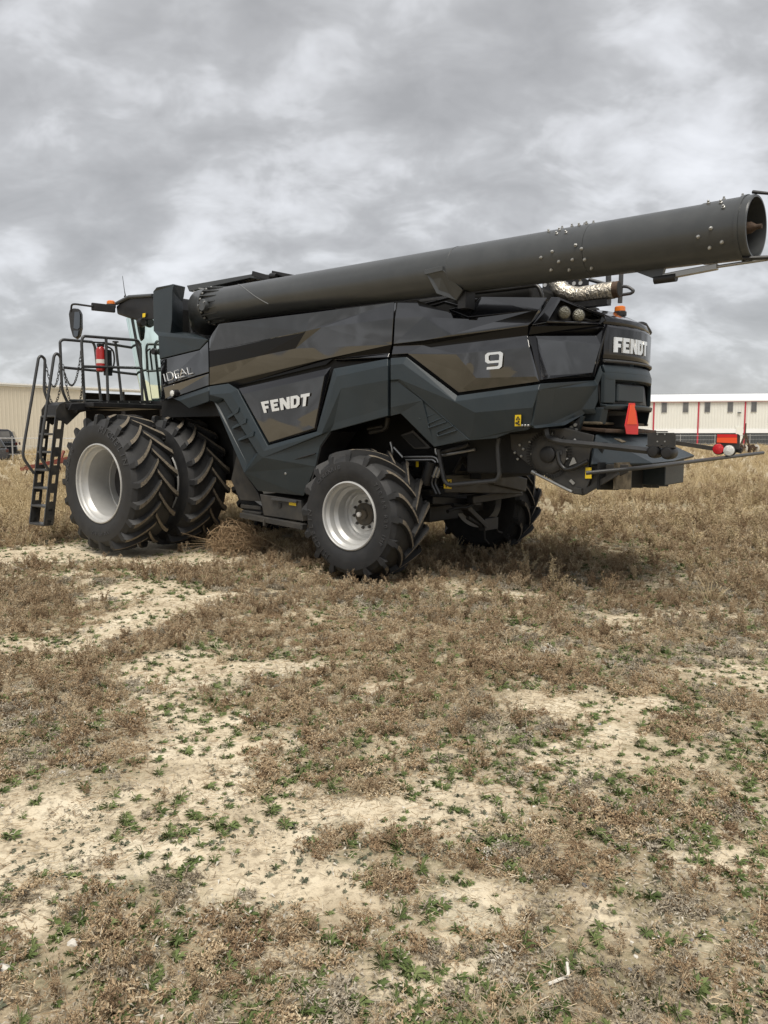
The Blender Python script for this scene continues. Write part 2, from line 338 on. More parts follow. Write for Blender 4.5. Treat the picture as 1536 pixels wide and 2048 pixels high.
# --- skirt under it
g = MB(); g.prism([S(474, 905, YS + .15), S(490, 948, YS + .15), S(516, 986, YS + .15), S(522, 1003, YS + .15), S(480, 1000, YS + .15), S(462, 960, YS + .15)], (0, .1, 0))
part('front_lower_plate', g, 'frame_grey', combine, bevel=0.006)
g = MB(); g.prism([S(519, 988, YS + .06), S(601, 1001, YS + .06), S(606, 1043, YS + .06), S(527, 1031, YS + .06)], (0, .5, 0))
o = part('tool_box', g, 'frame_grey', combine, bevel=0.01)
part('handle', MB().bar(S(544, 998, YS + .04), S(594, 1003.5, YS + .04), .03, .03), 'rail_grey', o, bevel=0.004)
part('latch', MB().box(tuple(S(556, 1015, YS + .045)), tuple(S(564, 1006, YS + .07))), 'black', o, bevel=0.004)
part('warning_sticker', MB().prism([S(578, 1003, YS + .055), S(592, 1005, YS + .055), S(592, 1012, YS + .055), S(578, 1010, YS + .055)], (0, .003, 0)), 'yellow', o)
g = MB(); g.bar(S(484, 1030, YS + .1), S(610, 1054, YS + .02), .09, .07); g.bar(S(484, 1012, YS + .2), S(524, 1016, YS + .2), .06, .05); g.bar(S(486, 1022, YS + .15), S(524, 1027, YS + .15), .04, .03)
g.box(tuple(S(528, 1052, YS)), tuple(S(534, 1037, YS + .08)))
part('skirt_rail', g, 'frame_grey', combine, bevel=0.006)

# --- rear upper gloss panel
facets('rear_upper_panel', dict(
    a=(795, 602, YS + .05), b=(833, 600, YS + .05), c=(935, 637.5, YS + .04), d=(1060, 622, YS + .06), e=(1078, 619, YS + .06), f=(1062, 645, YS - .005), g=(1056, 651, YS - .005), h=(850, 680.5, YS - .02), i=(787.5, 688, YS - .0),
    j=(790, 636, YS - .02), k=(847, 634, YS - .02), l=(905, 669, YS - .02), m=(1055, 671, YS + .02), n=(861, 695, YS + .03), o=(786.5, 692, YS + .03), p=(784, 709, YS - .0), q=(815, 707, YS - .0), r=(917, 785, YS + .01), s=(1079, 763, YS + .0),
    t=(912, 708, YS - .022), u=(1059, 694, YS - .02), v=(1071, 753, YS - .008), x=(952, 756, YS - .01), y=(846, 690, YS + .03)),
    [('a b k j', 2), ('b c l k', 2), ('c d e f g l', 2), ('j k l h i', 0), ('l g h', 2), ('h g m n y', 1), ('i h y o', 1), ('o y q p', 2), ('y n t q', 2), ('n m u t', 2), ('t u v x', 0), ('q t x r', 2), ('x v s r', 2), ('m s v u', 2)],
    ['gloss', 'band_black', 'gloss'], combine, thick=0.04, bevel=0.004)
facets('rear_top_panel', dict(a=(897, 618, YS + .10), b=(945, 609, YS + .18), c=(952, 604, YS + .2), d=(963, 593.5, YS + .3), e=(1094, 595, YS + .28), f=(1078, 619, YS + .07), g=(1062, 621, YS + .065), h=(936, 634, YS + .06)),
       [('a b c d g h', 0), ('d e f g', 0)], 'gloss_trim', combine, thick=0.04, bevel=0.005)
# --- rear lower matt panel
facets('rear_lower_panel', dict(
    a=(781, 716, Y1), b=(813, 713.5, Y1), c=(914.5, 791, Y1), d=(1080, 768, Y1), e=(1062, 852, Y1 + .02), f=(1056, 860, Y1 + .03), g=(1022, 865, Y1 + .04), h=(991, 877, Y1 + .05), i=(940, 881, Y1 + .05), j=(868, 894, Y1 + .05), k=(801, 827, Y1 + .02), l=(781, 832, Y1 + .02),
    a2=(781, 730, Y1 - .035), b2=(806, 728, Y1 - .035), c2=(910, 803, Y1 - .035), d2=(1077, 779, Y1 - .035), m=(781, 760, Y1 - .035), n=(797, 759, Y1 - .035), m2=(781, 763, Y1 - .015), n2=(795, 762, Y1 - .015), o=(936, 879, Y1 + .035), p=(781, 815, Y1 - .0), q=(845, 801, Y1 - .012), x=(950, 825, Y1 - .035), y=(1066, 815, Y1 - .035)),
    [('a b b2 a2', 0), ('b c c2 b2', 0), ('c d d2 c2', 0), ('a2 b2 n m', 0), ('b2 c2 x i o n', 0), ('c2 d2 y x', 0), ('x y e f g h i', 0), ('m n n2 m2', 0), ('n o n2', 0), ('m2 n2 q p', 0), ('n2 o j k q', 0), ('p q k l', 0), ('o i j', 0)],
    'slate', combine, thick=0.05, bevel=0.006)
for x0, y0, x1, y1 in [(838, 833, 873, 822), (856, 850, 893, 839), (874, 867, 913, 856)]:
    part('pressed_rib', MB().tube(rnd_path([S(x1 - 6, y1 - 4, Y1 + .02), S(x0, y0 - 2, Y1 + .022), S(x0 + 1, y0 + 6, Y1 + .022), S(x1, y1 + 5, Y1 + .02)], 0.03), 0.008, 6), 'slate', combine, smooth=40)
st = part('warning_sticker', MB().prism([S(1030, 830, Y1 - .04), S(1042, 829.5, Y1 - .04), S(1041, 852, Y1 - .02), S(1029.5, 852.5, Y1 - .02)], (0, .006, 0)), 'yellow', combine)
g = MB()
for q in ([(1032, 840), (1035.6, 833), (1039.6, 839.6)],):
    for i in range(3): g.bar(S(*q[i], Y1 - .042), S(*q[(i + 1) % 3], Y1 - .042), .006, .006)
for cx, cy in ((1035, 846.5), (1038, 849), (1037.5, 843.5), (1032.5, 846)): g.lathe([(.010, 0), (.010, -.004)], S(cx, cy, Y1 - .026), n=8)
part('pictogram', g, 'ink', st)
g = MB()
for cx in (1045, 1051, 1057): g.lathe([(.012, .03), (.012, -.012), (.006, -.016)], S(cx, 851, Y1 + .0), n=8)
part('panel_fastener', g, 'zinc', combine)

# --- rear hood
HX0, HC = 2.78, 0.346
def hoodx(y, dx=0.0): return HX0 + dx - HC * y * y
YC = -0.70                                   # where the corner facets meet the curved back
def back(py, y, dx=0.0, pxref=1205):         # height of a point on the curved back, read off at its left edge
    return S(pxref, py, YC)[2]
facets('hood_light_housing', dict(a=(1103, 594, YS + .28), b=(1118, 594.5, YS + .36), c=(1210, 631, YC - .02), d=(1212, 640, YC - .02), e=(1201, 648, YC - .03), f=(1092, 645, YS + .10), g=(1064, 650, YS - .0), h=(1121, 600, YS + .36), i=(1204, 633, YC - .03), j=(1198, 644, YC - .03), k=(1096, 641, YS + .12),
                                 h2=(1121, 603, YS + .48), i2=(1197, 634, YC + .10), j2=(1194, 642, YC + .10), k2=(1100, 640, YS + .24)),
       [('a b h k f g', 2), ('b c i h', 1), ('c d e j i', 1), ('e f k j', 1), ('h i i2 h2', 1), ('i j j2 i2', 1), ('j k k2 j2', 1), ('k h h2 k2', 1), ('h2 i2 j2 k2', 0)], ['deep', 'gloss_trim', 'gloss'], combine, thick=0.03, bevel=0.004)
for cx, cy, yy in ((1128.5, 625.5, YS + .36), (1157, 631, YS + .56)):
    c = S(cx, cy, yy); ax = Vector((.55, -.83, -.08)).normalized()
    o = part('work_lamp', MB().lathe([(0.055, -.06), (0.066, -.01), (0.066, .012), (0.060, .016)], c, ax, 24), 'black', combine, smooth=40)
    part('lens', MB().lathe([(0.060, .010), (0.056, .024), (0.03, .034), (.001, .037)], c, ax, 24), 'lamp_glass', o, smooth=60)
facets('hood_black_band', dict(a=(1063, 652, YS + .02), b=(1201, 650, YC), c=(1208, 655, YC), d=(1194, 669.5, YC - .0), e=(1058, 670, YS + .02)), [('a b c d e', 0)], 'band_black', combine, thick=0.03, bevel=0.004)
facets('hood_corner_panel', dict(a=(1059, 672, YS), b=(1071, 671.5, YS + .06), c=(1193, 671.5, YC - .06), d=(1206, 659, YC), e=(1216, 648, YC), f=(1200.5, 718, YC), g=(1188, 754, YC - .03), h=(1100, 757.5, -1.34), i=(1083, 760, YS),
                                b2=(1075, 678, YS + .07), c2=(1201, 689, YC - .02), g2=(1185, 745, -.815), h2=(1100, 751, -1.33)),
       [('a b b2 h2 h i', 1), ('b c c2 b2', 0), ('c d e f g g2 c2', 1), ('g2 g h h2', 1), ('b2 c2 g2 h2', 0)], ['gloss', 'gloss_trim'], combine, thick=0.03, bevel=0.004)
NB = 20; ys_ = [YC + (2 * -YC) * i / NB for i in range(NB + 1)]
def back_sheet(name, rows, mats, mi=None, thick=0.03, bevel=0.004):
    """rows: list of (height, x offset); a sheet that follows the curved back"""
    me = bpy.data.meshes.new(name); vs = []; fs = []
    for z, dx in rows: vs += [(hoodx(y, dx), y, z) for y in ys_]
    n = NB + 1
    for r in range(len(rows) - 1):
        for i in range(NB): fs.append((r * n + i, r * n + i + 1, (r + 1) * n + i + 1, (r + 1) * n + i))
    me.from_pydata(vs, [], fs); bm = bmesh.new(); bm.from_mesh(me)
    for f in bm.faces: f.normal_update()
    if sum(f.normal.x for f in bm.faces) < 0: bmesh.ops.reverse_faces(bm, faces=bm.faces)
    bm.to_mesh(me); bm.free()
    o = part(name, me, mats, combine, bevel=bevel, solid=thick); o.data.polygons.foreach_set('use_smooth', [True] * len(fs)); o.data.set_sharp_from_angle(angle=R(20)); return o
zt, zb = back(646, YC, pxref=1217), back(717, YC)
back_sheet('hood_back_panel', [(zb, 0), (zb + .05, .008), (zt - .04, .012), (zt, -.012)], 'gloss_trim')
back_sheet('hood_silver_strip', [(zb - .045, .012), (zb - .03, .03), (zb - .012, .03), (zb - .006, .0)], 'rail_grey')
z0, z1, z2, z3 = back(729, YC), back(745, YC), back(762, YC, pxref=1218), back(806, YC, pxref=1215)
za, zz_ = back(815, YC), back(845, YC)
back_sheet('hood_lower_back', [(z1, .03), (z0, .0)], 'slate')
# lower hood: corner facet, back band, pocket for the plate, undercut
facets('hood_lower_corner', dict(a=(1082, 767, Y1 + .01), b=(1189, 760.5, YC - .03), c=(1200, 730, YC), d=(1206, 746, YC), e=(1196, 771, YC - .02), f=(1077, 779, Y1 - .025), g=(1065, 852, Y1 + .01), h=(1070, 857, Y1 + .03), i=(1131, 850, YS + .42), j=(1170, 828, YC - .12), k=(1196, 829, YC), l=(1190, 818, YC - .05), m=(1163, 819, YC - .18), n=(1120, 846, YS + .38), o=(1197, 800, YC - .01), p=(1100, 848, YS + .25), q=(1110, 777, YS + .2)),
       [('a b e q f', 0), ('b c d e', 0), ('f q p h g', 0), ('q e o l m n p', 0), ('p n i h', 0), ('m l k j', 0), ('n m j i', 0)], 'slate', combine, thick=0.04, bevel=0.006)
back_sheet('hood_pocket_back', [(z3, -.02), (z2, -.05)], 'black')
for y0, y1, nm in ((-.70, -.56, 0), (.56, .70, 1)):
    g = MB(); g.prism([(hoodx(y0, .03), y0, z3), (hoodx(y1, .03), y1, z3), (hoodx(y1, .03), y1, z1), (hoodx(y0, .03), y0, z1)], (-.05, 0, 0)); part('hood_pocket_side', g, 'slate', combine, bevel=0.01)
back_sheet('hood_pocket_lintel', [(z2, -.02), (z2 + .02, .03), (z1, .031)], 'slate')
back_sheet('hood_sill', [(za - .02, .04), (za + .01, .05), (z3 - .02, .05), (z3, -.02)], 'slate')
g = MB(); g.prism([(hoodx(y, .015), y, z) for y, z in ((-.50, z3 + .02), (-.50, z2 - .02), (.05, z2 - .02), (.05, z3 + .02))], (-.05, 0, 0))
part('plate_carrier', g, 'slate', combine, bevel=0.015)
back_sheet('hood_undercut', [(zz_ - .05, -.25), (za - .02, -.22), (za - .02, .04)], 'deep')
for y0, y1 in ((-.72, -.64), (.60, .74)):
    g = MB(); g.prism([(hoodx(y0, .03), y0, za), (hoodx(y1, .03), y1, za), (hoodx(y1, -.0), y1, zz_ - .02), (hoodx(y0, -.0), y0, zz_ - .02)], (-.2, 0, 0)); part('hood_leg', g, 'slate', combine, bevel=0.01)
g = MB()                                     # far corner of the hood, mirrored facet
g.prism([(2.62, .70, zz_), (2.2, 1.5, zz_), (2.2, 1.5, zt), (2.62, .70, zt)], (-.04, -.02, 0)); part('hood_far_corner', g, 'slate', combine, bevel=0.01)
# top of the hood
g = MB()
ya = [-.70, -.5, -.25, 0, .25, .5, .70]
rows = [[(hoodx(y, .0), y, zt) for y in ya], [(hoodx(y, -.03), y, zt + .07) for y in ya], [(hoodx(y, -.28), y, zt + .17 + .03 * math.cos(y * 2)) for y in ya], [(hoodx(y, -.75), y, zt + .23) for y in ya]]
vs = sum(rows, []); n = len(ya)
me = bpy.data.meshes.new('hood_top'); me.from_pydata(vs, [], [(r * n + i, r * n + i + 1, (r + 1) * n + i + 1, (r + 1) * n + i) for r in range(3) for i in range(n - 1)])
part('hood_top', me, 'gloss_trim', combine, solid=0.02, smooth=30)
g = MB(); g.prism([(2.50, -.74, zt + .02), (2.62, -.70, zt + .03), (1.9, -.55, zt + .15), (1.75, -.9, zt + .20), (2.02, -1.30, zt + .16)], (0, 0, .03)); part('hood_shoulder', g, 'black', combine, bevel=0.01)
# rear grab handle at the hood's far corner and the rear beacon
bp = (hoodx(.2, -.33), .2, zt + .245)
o = part('rear_beacon', MB().lathe([(.075, -.04), (.075, .0), (.06, .01)], bp, (0, 0, 1), 24), 'black', combine, smooth=40)
part('beacon_lens', MB().lathe([(.062, .01), (.060, .055), (.05, .065), (.001, .068)], bp, (0, 0, 1), 24), 'amber', o, smooth=40)
g = MB(); g.tube(rnd_path([(2.55, .1, zt + .06), (2.68, .3, zt + .10), (2.66, .55, zt + .03)], .05), .035, 8); g.box((2.45, .2, zt + .02), (2.66, .5, zt + .09)); part('hood_hinge', g, 'black', combine, smooth=40)
# tail of the hood: slow moving vehicle triangle
tx = hoodx(-.33, .06); T = [B(px, py, tx) for px, py in ((1259, 806), (1270, 806), (1277, 852), (1276, 869), (1253, 868), (1250, 852))]
o = part('slow_vehicle_emblem', MB().prism(T, (-.006, 0, 0)), 'red_reflector', combine)
c = sum(T) / 6; T2 = [c + (p - c) * np.array([1, .72, .86]) + np.array([.004, 0, .01]) for p in (T[0], T[1], T[2], T[5])]
part('fluorescent_centre', MB().prism(T2, (-.003, 0, 0)), 'orange_reflector', o)
part('emblem_bracket', MB().bar((tx - .25, -.33, zz_ + .02), (tx - .01, -.33, zz_ + .02), .05, .12), 'black', o)

# --- lettering
def stroke9():
    o = [(0.15, 1), (.85, 1), (1, .88), (1, .12), (.85, 0), (.08, 0), (.10, .15), (.72, .15), (.80, .21), (.80, .36), (.15, .36), (0, .48), (0, .88)]
    i = [(.20, .58), (.27, .50), (.80, .50), (.80, .80), (.73, .86), (.27, .86), (.20, .80)]
    return o, i
GLY = {
 'F': ([(0, 0), (.34, 0), (.34, .34), (.72, .34), (.72, .58), (.34, .58), (.34, .76), (.88, .76), (.88, 1), (0, 1)], None),
 'E': ([(0, 0), (.88, 0), (.88, .24), (.34, .24), (.34, .40), (.76, .40), (.76, .62), (.34, .62), (.34, .76), (.88, .76), (.88, 1), (0, 1)], None),
 'N': ([(0, 0), (.30, 0), (.30, .52), (.66, 0), (.98, 0), (.98, 1), (.68, 1), (.68, .50), (.34, 1), (0, 1)], None),
 'D': ([(0, 0), (.66, 0), (.96, .22), (.96, .78), (.66, 1), (0, 1)], [(.34, .24), (.34, .76), (.54, .76), (.64, .66), (.64, .34), (.54, .24)]),
 'T': ([(.30, 0), (.64, 0), (.64, .74), (.95, .74), (.95, 1), (0, 1), (0, .74), (.30, .74)], None),
 'I': ([(0.32, 0), (.62, 0), (.62, 1), (.32, 1)], None),
 '9': stroke9(),
}
def glyph_prism(mb, g, fmap, dvec):
    """outline (with optional hole bridged) mapped by fmap(u,v) and thickened by dvec"""
    o, i = g
    pts = list(o)
    if i:
        # bridge the hole into the outline
        best = min(((abs(a[0] - b[0]) + abs(a[1] - b[1]), p, q) for p, a in enumerate(o) for q, b in enumerate(i)))
        _, p, q = best
        area = lambda L_: sum(L_[k][0] * L_[(k + 1) % len(L_)][1] - L_[(k + 1) % len(L_)][0] * L_[k][1] for k in range(len(L_)))
        ii = list(i) if area(o) * area(i) < 0 else list(i)[::-1]
        q = ii.index(i[q]); pts = o[:p + 1] + ii[q:] + ii[:q + 1] + o[p:]
    mb.prism([fmap(u, v) for u, v in pts], dvec)
def word(text, name, quad, yfun, parent, matn, gap=0.10, widths=None, d=(0, .02, 0), bevel=.003):
    bl, br, tr, tl = [np.array(q, float) for q in quad]
    n = len(text); ws = widths or [1.0] * n; tot = sum(ws) + gap * (n - 1); u0 = 0; mb = MB()
    for ch, wd in zip(text, ws):
        def f(u, v, u0=u0, wd=wd):
            U = (u0 + u * wd) / tot; q = (bl * (1 - U) + br * U) * (1 - v) + (tl * (1 - U) + tr * U) * v
            return S(q[0], q[1], yfun)
        glyph_prism(mb, GLY[ch], f, d); u0 += wd + gap
    return part(name, mb, matn, parent, bevel=0)
word('FENDT', 'name_lettering', [(528, 826), (617, 811), (620.5, 785.5), (521.5, 804)], YS - .066, combine, 'chrome', gap=.06, widths=[.9, .95, 1.1, 1.05, 1.0], d=(0, .008, 0))
word('9', 'model_number', [(970.5, 739.5), (1003, 737), (1006.5, 702.5), (970, 706)], YS - .034, combine, 'chrome', d=(0, .008, 0))
mb = MB()                                    # IDEAL in thin outlined strokes
def idf(u, v): return S(330 + 53 * u - 3.5 * v, 763.5 - 15 * u - 15 * v, YF - .075)
for pl in ([(.02, 0), (.02, 1)], [(.13, 0), (.13, 1), (.27, 1), (.33, .8), (.33, .2), (.27, 0), (.13, 0)], [(.58, 1), (.42, 1), (.42, 0), (.74, 0)], [(.42, .52), (.56, .52)], [(.60, .18), (.71, 1), (.82, .18)], [(.64, .42), (.78, .42)], [(.90, 1), (.90, .08), (1.06, .08)]):
    mb.tube([idf(u, v) for u, v in pl], .0085, 6)
part('series_lettering', mb, 'chrome', combine, smooth=50)
mb = MB(); ws = [.9, .95, 1.1, 1.05, 1.0]; tot = sum(ws) + .06 * 4; u0 = 0
ztop, zbot = back(669, YC, pxref=1229) - .012, back(698, YC, pxref=1229) - .02
for ch, wd in zip('FENDT', ws):
    def f(u, v, u0=u0, wd=wd):
        U = (u0 + u * wd) / tot; y = -.585 + U * .64; return (hoodx(y, .034), y, zbot + (ztop - zbot) * v)
    glyph_prism(mb, GLY[ch], f, (-.02, 0, 0)); u0 += wd + .06
part('rear_name_lettering', mb, 'chrome', combine)

# ------------------------------------------------------------------ unloading auger
E0 = Vector(loc(DW(430, 612, 11.4))); E1 = Vector(loc(DW(1497, 456, 6.3))); TR = 0.237
ad = (E1 - E0).normalized(); ALEN = (E1 - E0).length
side = ad.cross(Vector((0, 0, 1))).normalized(); aup = side.cross(ad)
if side.y > 0: side = -side                   # points to the viewer's side
def A(t, ang, r=TR):                          # point on the tube: t metres along, angle from its top toward the viewer
    return E0 + ad * t + (aup * math.cos(ang) + side * math.sin(ang)) * r
def tpx(px):                                  # metres along the tube at a photo column
    lo, hi = 0.0, ALEN + 1
    for _ in range(40):
        m = (lo + hi) / 2; wv = ORG + AX * (E0 + ad * m).x + AY * (E0 + ad * m).y; z = (E0 + ad * m).z
        rel = wv + np.array([0, 0, z]) - CAM; zc = rel[1] * math.cos(PITCH) - rel[2] * math.sin(PITCH)
        if 768 + FPX * rel[0] / zc < px: lo = m
        else: hi = m
    return lo
aug = part('unloading_auger', MB().lathe([(TR, .02), (TR, tpx(700)), (TR, tpx(1190) - .003), (TR - .006, tpx(1190)), (TR, tpx(1190) + .003), (TR, ALEN - .3)], E0, ad, 72), 'tube_grey', combine, smooth=40)
aug.data.polygons.foreach_set('material_index', [0] * len(aug.data.polygons))
# flange ring, ribs and bolts at the elbow end
g = MB(); g.lathe([(TR, -.02), (TR + .045, -.02), (TR + .045, .0), (TR, .0)], E0, ad, 72); part('elbow_flange', g, 'tube_grey', aug, smooth=30)
for k in range(18):
    a = 2 * math.pi * k / 18 + .1; t0 = 0.0; t1 = .34
    g = MB(); p, q = A(t0, a, TR + .0), A(t1, a, TR + .0); p2 = A(t0, a, TR + .043); p3 = A(t1, a, TR + .006)
    tg = (A(0, a + .01) - A(0, a - .01)).normalized() * .006
    g.hexa([p - tg, p + tg, q + tg, q - tg, p2 - tg, p2 + tg, p3 + tg, p3 - tg]); part('rib', g, 'tube_grey', aug)
for k in range(18):
    a = 2 * math.pi * (k + .5) / 18 + .1; c = A(.0, a, TR + .026)
    part('bolt', MB().lathe([(.016, .0), (.016, .018), (.008, .024)], c, ad, 8), 'zinc', aug)
# elbow and riser
b0 = Vector(S(408, 668, -.62)); rise = []
top = Vector((b0.x - .05, b0.y, E0.z - .02))
P = [b0 - Vector((0, 0, .8)), b0, Vector((b0.x - .02, b0.y, E0.z - .30)), Vector((b0.x + .04, b0.y - .0, E0.z - .12)), E0 - ad * .22 + Vector((0, 0, .01)), E0 - ad * .05, E0]
part('elbow', MB().tube(P, [.21, .21, .22, .25, .262, TR + .008, TR + .004], 40), 'tube_grey', aug, smooth=60)
cp = Vector(S(405, 610, E0.y - .30))
part('elbow_cover', MB().lathe([(.085, .06), (.085, .0), (.078, -.012)], cp, side * -1, 28), 'tube_grey', aug, smooth=40)
for dx, dz in ((-.075, .0), (.07, .03)): part('cover_bolt', MB().lathe([(.012, 0), (.012, .02)], cp + ad * dx + aup * dz + side * .012, side, 8), 'zinc', aug)
# bolts round the middle joint, each its own piece
tj = tpx(1190); base = MB().lathe([(.015, -.004), (.015, .008), (.009, .011), (.009, .024), (.004, .027)], (0, 0, 0), (0, 0, 1), 10).mesh('bolt'); base.materials.append(MATS['zinc'])
def bolt_at(t, a, parent=aug, r=TR):
    o = bpy.data.objects.new('bolt', base); COL.objects.link(o); o.parent = parent; nrm = (aup * math.cos(a) + side * math.sin(a))
    o.matrix_local = Matrix.Translation(A(t, a, r)) @ nrm.to_track_quat('Z', 'Y').to_matrix().to_4x4()
for t, a in [(-.42, .55), (-.30, .60), (-.30, .85), (-.20, .88), (-.12, .42), (-.06, .30), (-.22, .22), (-.34, .10), (-.12, .02), (-.02, .08), (-.30, 1.62), (-.42, 1.78), (-.06, 1.52), (.0, 1.68), (-.24, 2.02), (-.10, 2.02), (.02, 2.08), (-.34, 2.30), (-.16, 2.40), (.06, 2.45), (-.3, -.5), (-.1, -.6), (-.2, -1.2), (-.2, 3.6)]:
    bolt_at(tj + t, a)
part('weld_seam', MB().lathe([(TR, -.004), (TR + .004, 0), (TR, .004)], E0 + ad * tpx(921), ad, 72), 'tube_grey', aug, smooth=40)
part('tie_cord', MB().tube([A(tpx(486) + (tpx(562) - tpx(486)) * k / 10, .35 + 1.75 * k / 10, TR + .004) for k in range(11)], .0045, 5), 'pipe', aug)
# discharge collar and hinged end
t0 = ALEN - .34
part('end_collar', MB().lathe([(TR - .002, t0), (TR + .006, t0 + .002), (TR + .006, ALEN - .03), (TR + .016, ALEN - .03), (TR + .016, ALEN + .0), (TR + .008, ALEN + .0), (TR + .008, ALEN + .05), (TR + .002, ALEN + .06), (TR - .012, ALEN + .06), (TR - .012, t0 - .4), (TR - .008, t0 - .4), (TR - .004, t0 - .001)], E0, ad, 72, closed=True), 'tube_grey', aug, smooth=30)
for t, a in [(-.20, .10), (-.06, .05), (-.28, .55), (-.17, .70), (-.13, .98), (-.30, 1.85), (-.20, 1.65), (-.22, 2.25), (-.12, 2.12), (-.1, -.5), (-.2, -.9)]:
    bolt_at(ALEN + t, a, r=TR + .008)
part('inner_wall', MB().lathe([(TR - .014, ALEN - .75), (.01, ALEN - .76)], E0, ad, 40), 'deep', aug)
g = MB(); g.lathe([(.045, -.7), (.06, -.15), (.045, .02), (.02, .06), (.02, .10)], E0 + ad * ALEN, ad, 20)
part('screw_shaft', g, 'rust', aug, smooth=40)
g = MB(); n = 40
for i in range(n + 1):
    a = i / n * 4.6 + 2.2; tt = ALEN - .62 + i / n * .55
    g.v += [tuple(A(tt, a, .05)), tuple(A(tt, a, TR - .025))]
g.f = [(2 * i, 2 * i + 1, 2 * i + 3, 2 * i + 2) for i in range(n)]; g.m = [0] * n
part('screw_flight', g, 'rust', aug, solid=0.006, smooth=60)
# folding spout frame and actuator under the end
def dp(px, py): return Vector(loc(DW(px, py, 6.0)))
hp = E0 + ad * (ALEN + .03)
g = MB(); g.tube([dp(1325, 531), dp(1358, 540), dp(1362, 532)], .012, 6)
ext = MB()
low = A(ALEN - .62, math.pi, TR + .0)
ext.prism([A(ALEN - .95, math.pi - .1, TR - .01), A(ALEN - .66, math.pi - .1, TR - .01), A(ALEN - .68, math.pi - .1, TR + .085), A(ALEN - .74, math.pi - .1, TR + .085)], side * -.04)
sp = part('spout_actuator', ext, 'tube_grey', aug)
p0 = A(ALEN - .70, math.pi, TR + .07); p1 = A(ALEN - .22, math.pi, TR + .035); p2 = A(ALEN + .28, math.pi, TR + .02)
part('actuator_motor', MB().tube([p0 - ad * .05 - aup * .015, p0 + ad * .14 - aup * .012], .038, 12), 'black', sp, smooth=40)
part('actuator_body', MB().bar(p0 + ad * .02, p1, .05, .05, up=aup), 'pipe', sp, bevel=.006)
part('actuator_rod', MB().tube([p1, p2], .013, 10), 'pipe', sp, smooth=40)
g = MB(); g.tube(rnd_path([A(ALEN + .0, math.pi - .3, TR + .02), A(ALEN + .28, math.pi, TR + .02), A(ALEN + .40, math.pi, TR + .06)], .05), .016, 8)
g.tube([A(ALEN + .30, math.pi, TR + .02), A(ALEN + .24, 0.25, TR - .03), A(ALEN + .02, .1, TR + .03)], .014, 8); g.bar(A(ALEN + .16, .35, TR - .03), A(ALEN + .36, .30, TR - .03), .05, .03)
part('spout_frame', g, 'black', sp, smooth=40)
part('spout_flap', MB().prism([A(ALEN + .30, .45, TR + .02), A(ALEN + .72, .45, TR + .08), A(ALEN + .72, 2.7, TR + .08), A(ALEN + .30, 2.7, TR + .02)], side * .01), 'black', sp)
# tube rest: bracket hanging under the tube and its saddle on the body
g = MB()
for s_ in (0, 1):
    pass
tb = tpx(897); g.prism([A(tb - .10, 1.72, TR + .004), A(tb + .12, 1.66, TR + .004), A(tb + .30, 2.7, TR + .02), A(tb + .20, 2.9, TR + .10), A(tb + .02, 2.5, TR + .08)], side * .02)
g.bar(A(tb - .11, 1.70, TR + .012), A(tb + .13, 1.64, TR + .012), .03, .05, up=aup)
part('rest_bracket', g, 'tube_grey', aug, bevel=.004)
g = MB(); q = E0 + ad * tpx(935); q2 = q - aup * (TR + .12); g.bar(q - aup * TR, q2 - aup * .05, .16, .10, up=ad)
part('rest_saddle', g, 'black', combine, smooth=40)

# ------------------------------------------------------------------ grain tank covers behind the tube
yk = -.75
g = MB(); a, b, c, d = S(373, 571, yk), S(508, 547, yk), S(566, 552, yk), S(380, 586, yk)
g.prism([a, b, S(598, 553, yk), S(560, 566, yk), S(500, 556, yk), S(378, 583, yk)], (0, 1.5, 0)); part('tank_cover', g, 'tube_grey', combine, bevel=.008)
g = MB(); g.bar(S(506, 547, yk - .03), S(556, 561, yk - .03), .05, .07); g.bar(S(545, 545, yk - .02), S(600, 556, yk - .02), .04, .05); g.tube([S(541, 552, yk - .06), S(553, 552, yk - .06)], .04, 10)
part('cover_hinge', g, 'black', combine, bevel=.006)
g = MB(); g.prism([S(595, 553, -.55), S(735, 526, -.55), S(760, 540, -.55), S(600, 566, -.55)], (0, 1.2, 0)); part('rear_tank_cover', g, 'tube_grey', combine, bevel=.008)
g = MB(); g.box((-3.95, -.2, 3.3), (-1.2, .9, 3.80)); g.box((-1.2, -.6, 3.0), (.4, .9, 3.62)); part('grain_tank', g, 'deep', combine, bevel=.02)
g = MB(); g.tube([S(398, 577, -.8), S(420, 580, -.8)], .012, 6); g.tube([S(387, 583, -.8), S(397, 585, -.8)], .012, 6); part('cover_catch', g, 'zinc', combine)
# engine deck: dark clutter between body and tube, air box with round holes, hose, exhaust, hand rails
g = MB(); g.box((.4, -.95, 2.98), (1.9, .95, 3.28)); g.box((.7, -.3, 3.2), (1.6, .8, 3.42)); part('engine_cover', g, 'deep', combine, bevel=.03)
g = MB(); g.tube(rnd_path([S(905, 590, -1.0), S(1020, 578, -1.0), S(1076, 570, -1.0), S(1084, 590, -1.0), S(1084, 600, -1.0)], .08), .022, 10); part('coolant_hose', g, 'hose', combine, smooth=40)
g = MB(); g.tube([S(846, 610, -1.25), S(900, 596, -1.2), S(955, 600, -1.2)], .015, 8); g.tube([S(860, 614, -1.3), S(890, 605, -1.3), S(915, 612, -1.3)], .015, 8); part('deck_hoses', g, 'hose', combine, smooth=40)
xb = .3; pl = [(1085, 560), (1160, 552), (1176, 560), (1176, 588), (1085, 600)]
g = MB(); g.prism([S(x, y, xb) for x, y in pl], (0, .03, 0)); o = part('perforated_bracket', g, 'black', combine)
for x, y in ((1133, 568), (1148, 567), (1161, 566), (1090, 570)): part('bracket_hole', MB().lathe([(.024, 0), (.024, -.004)], S(x, y, xb - .002), n=14), 'silver', o)
ey = -.35
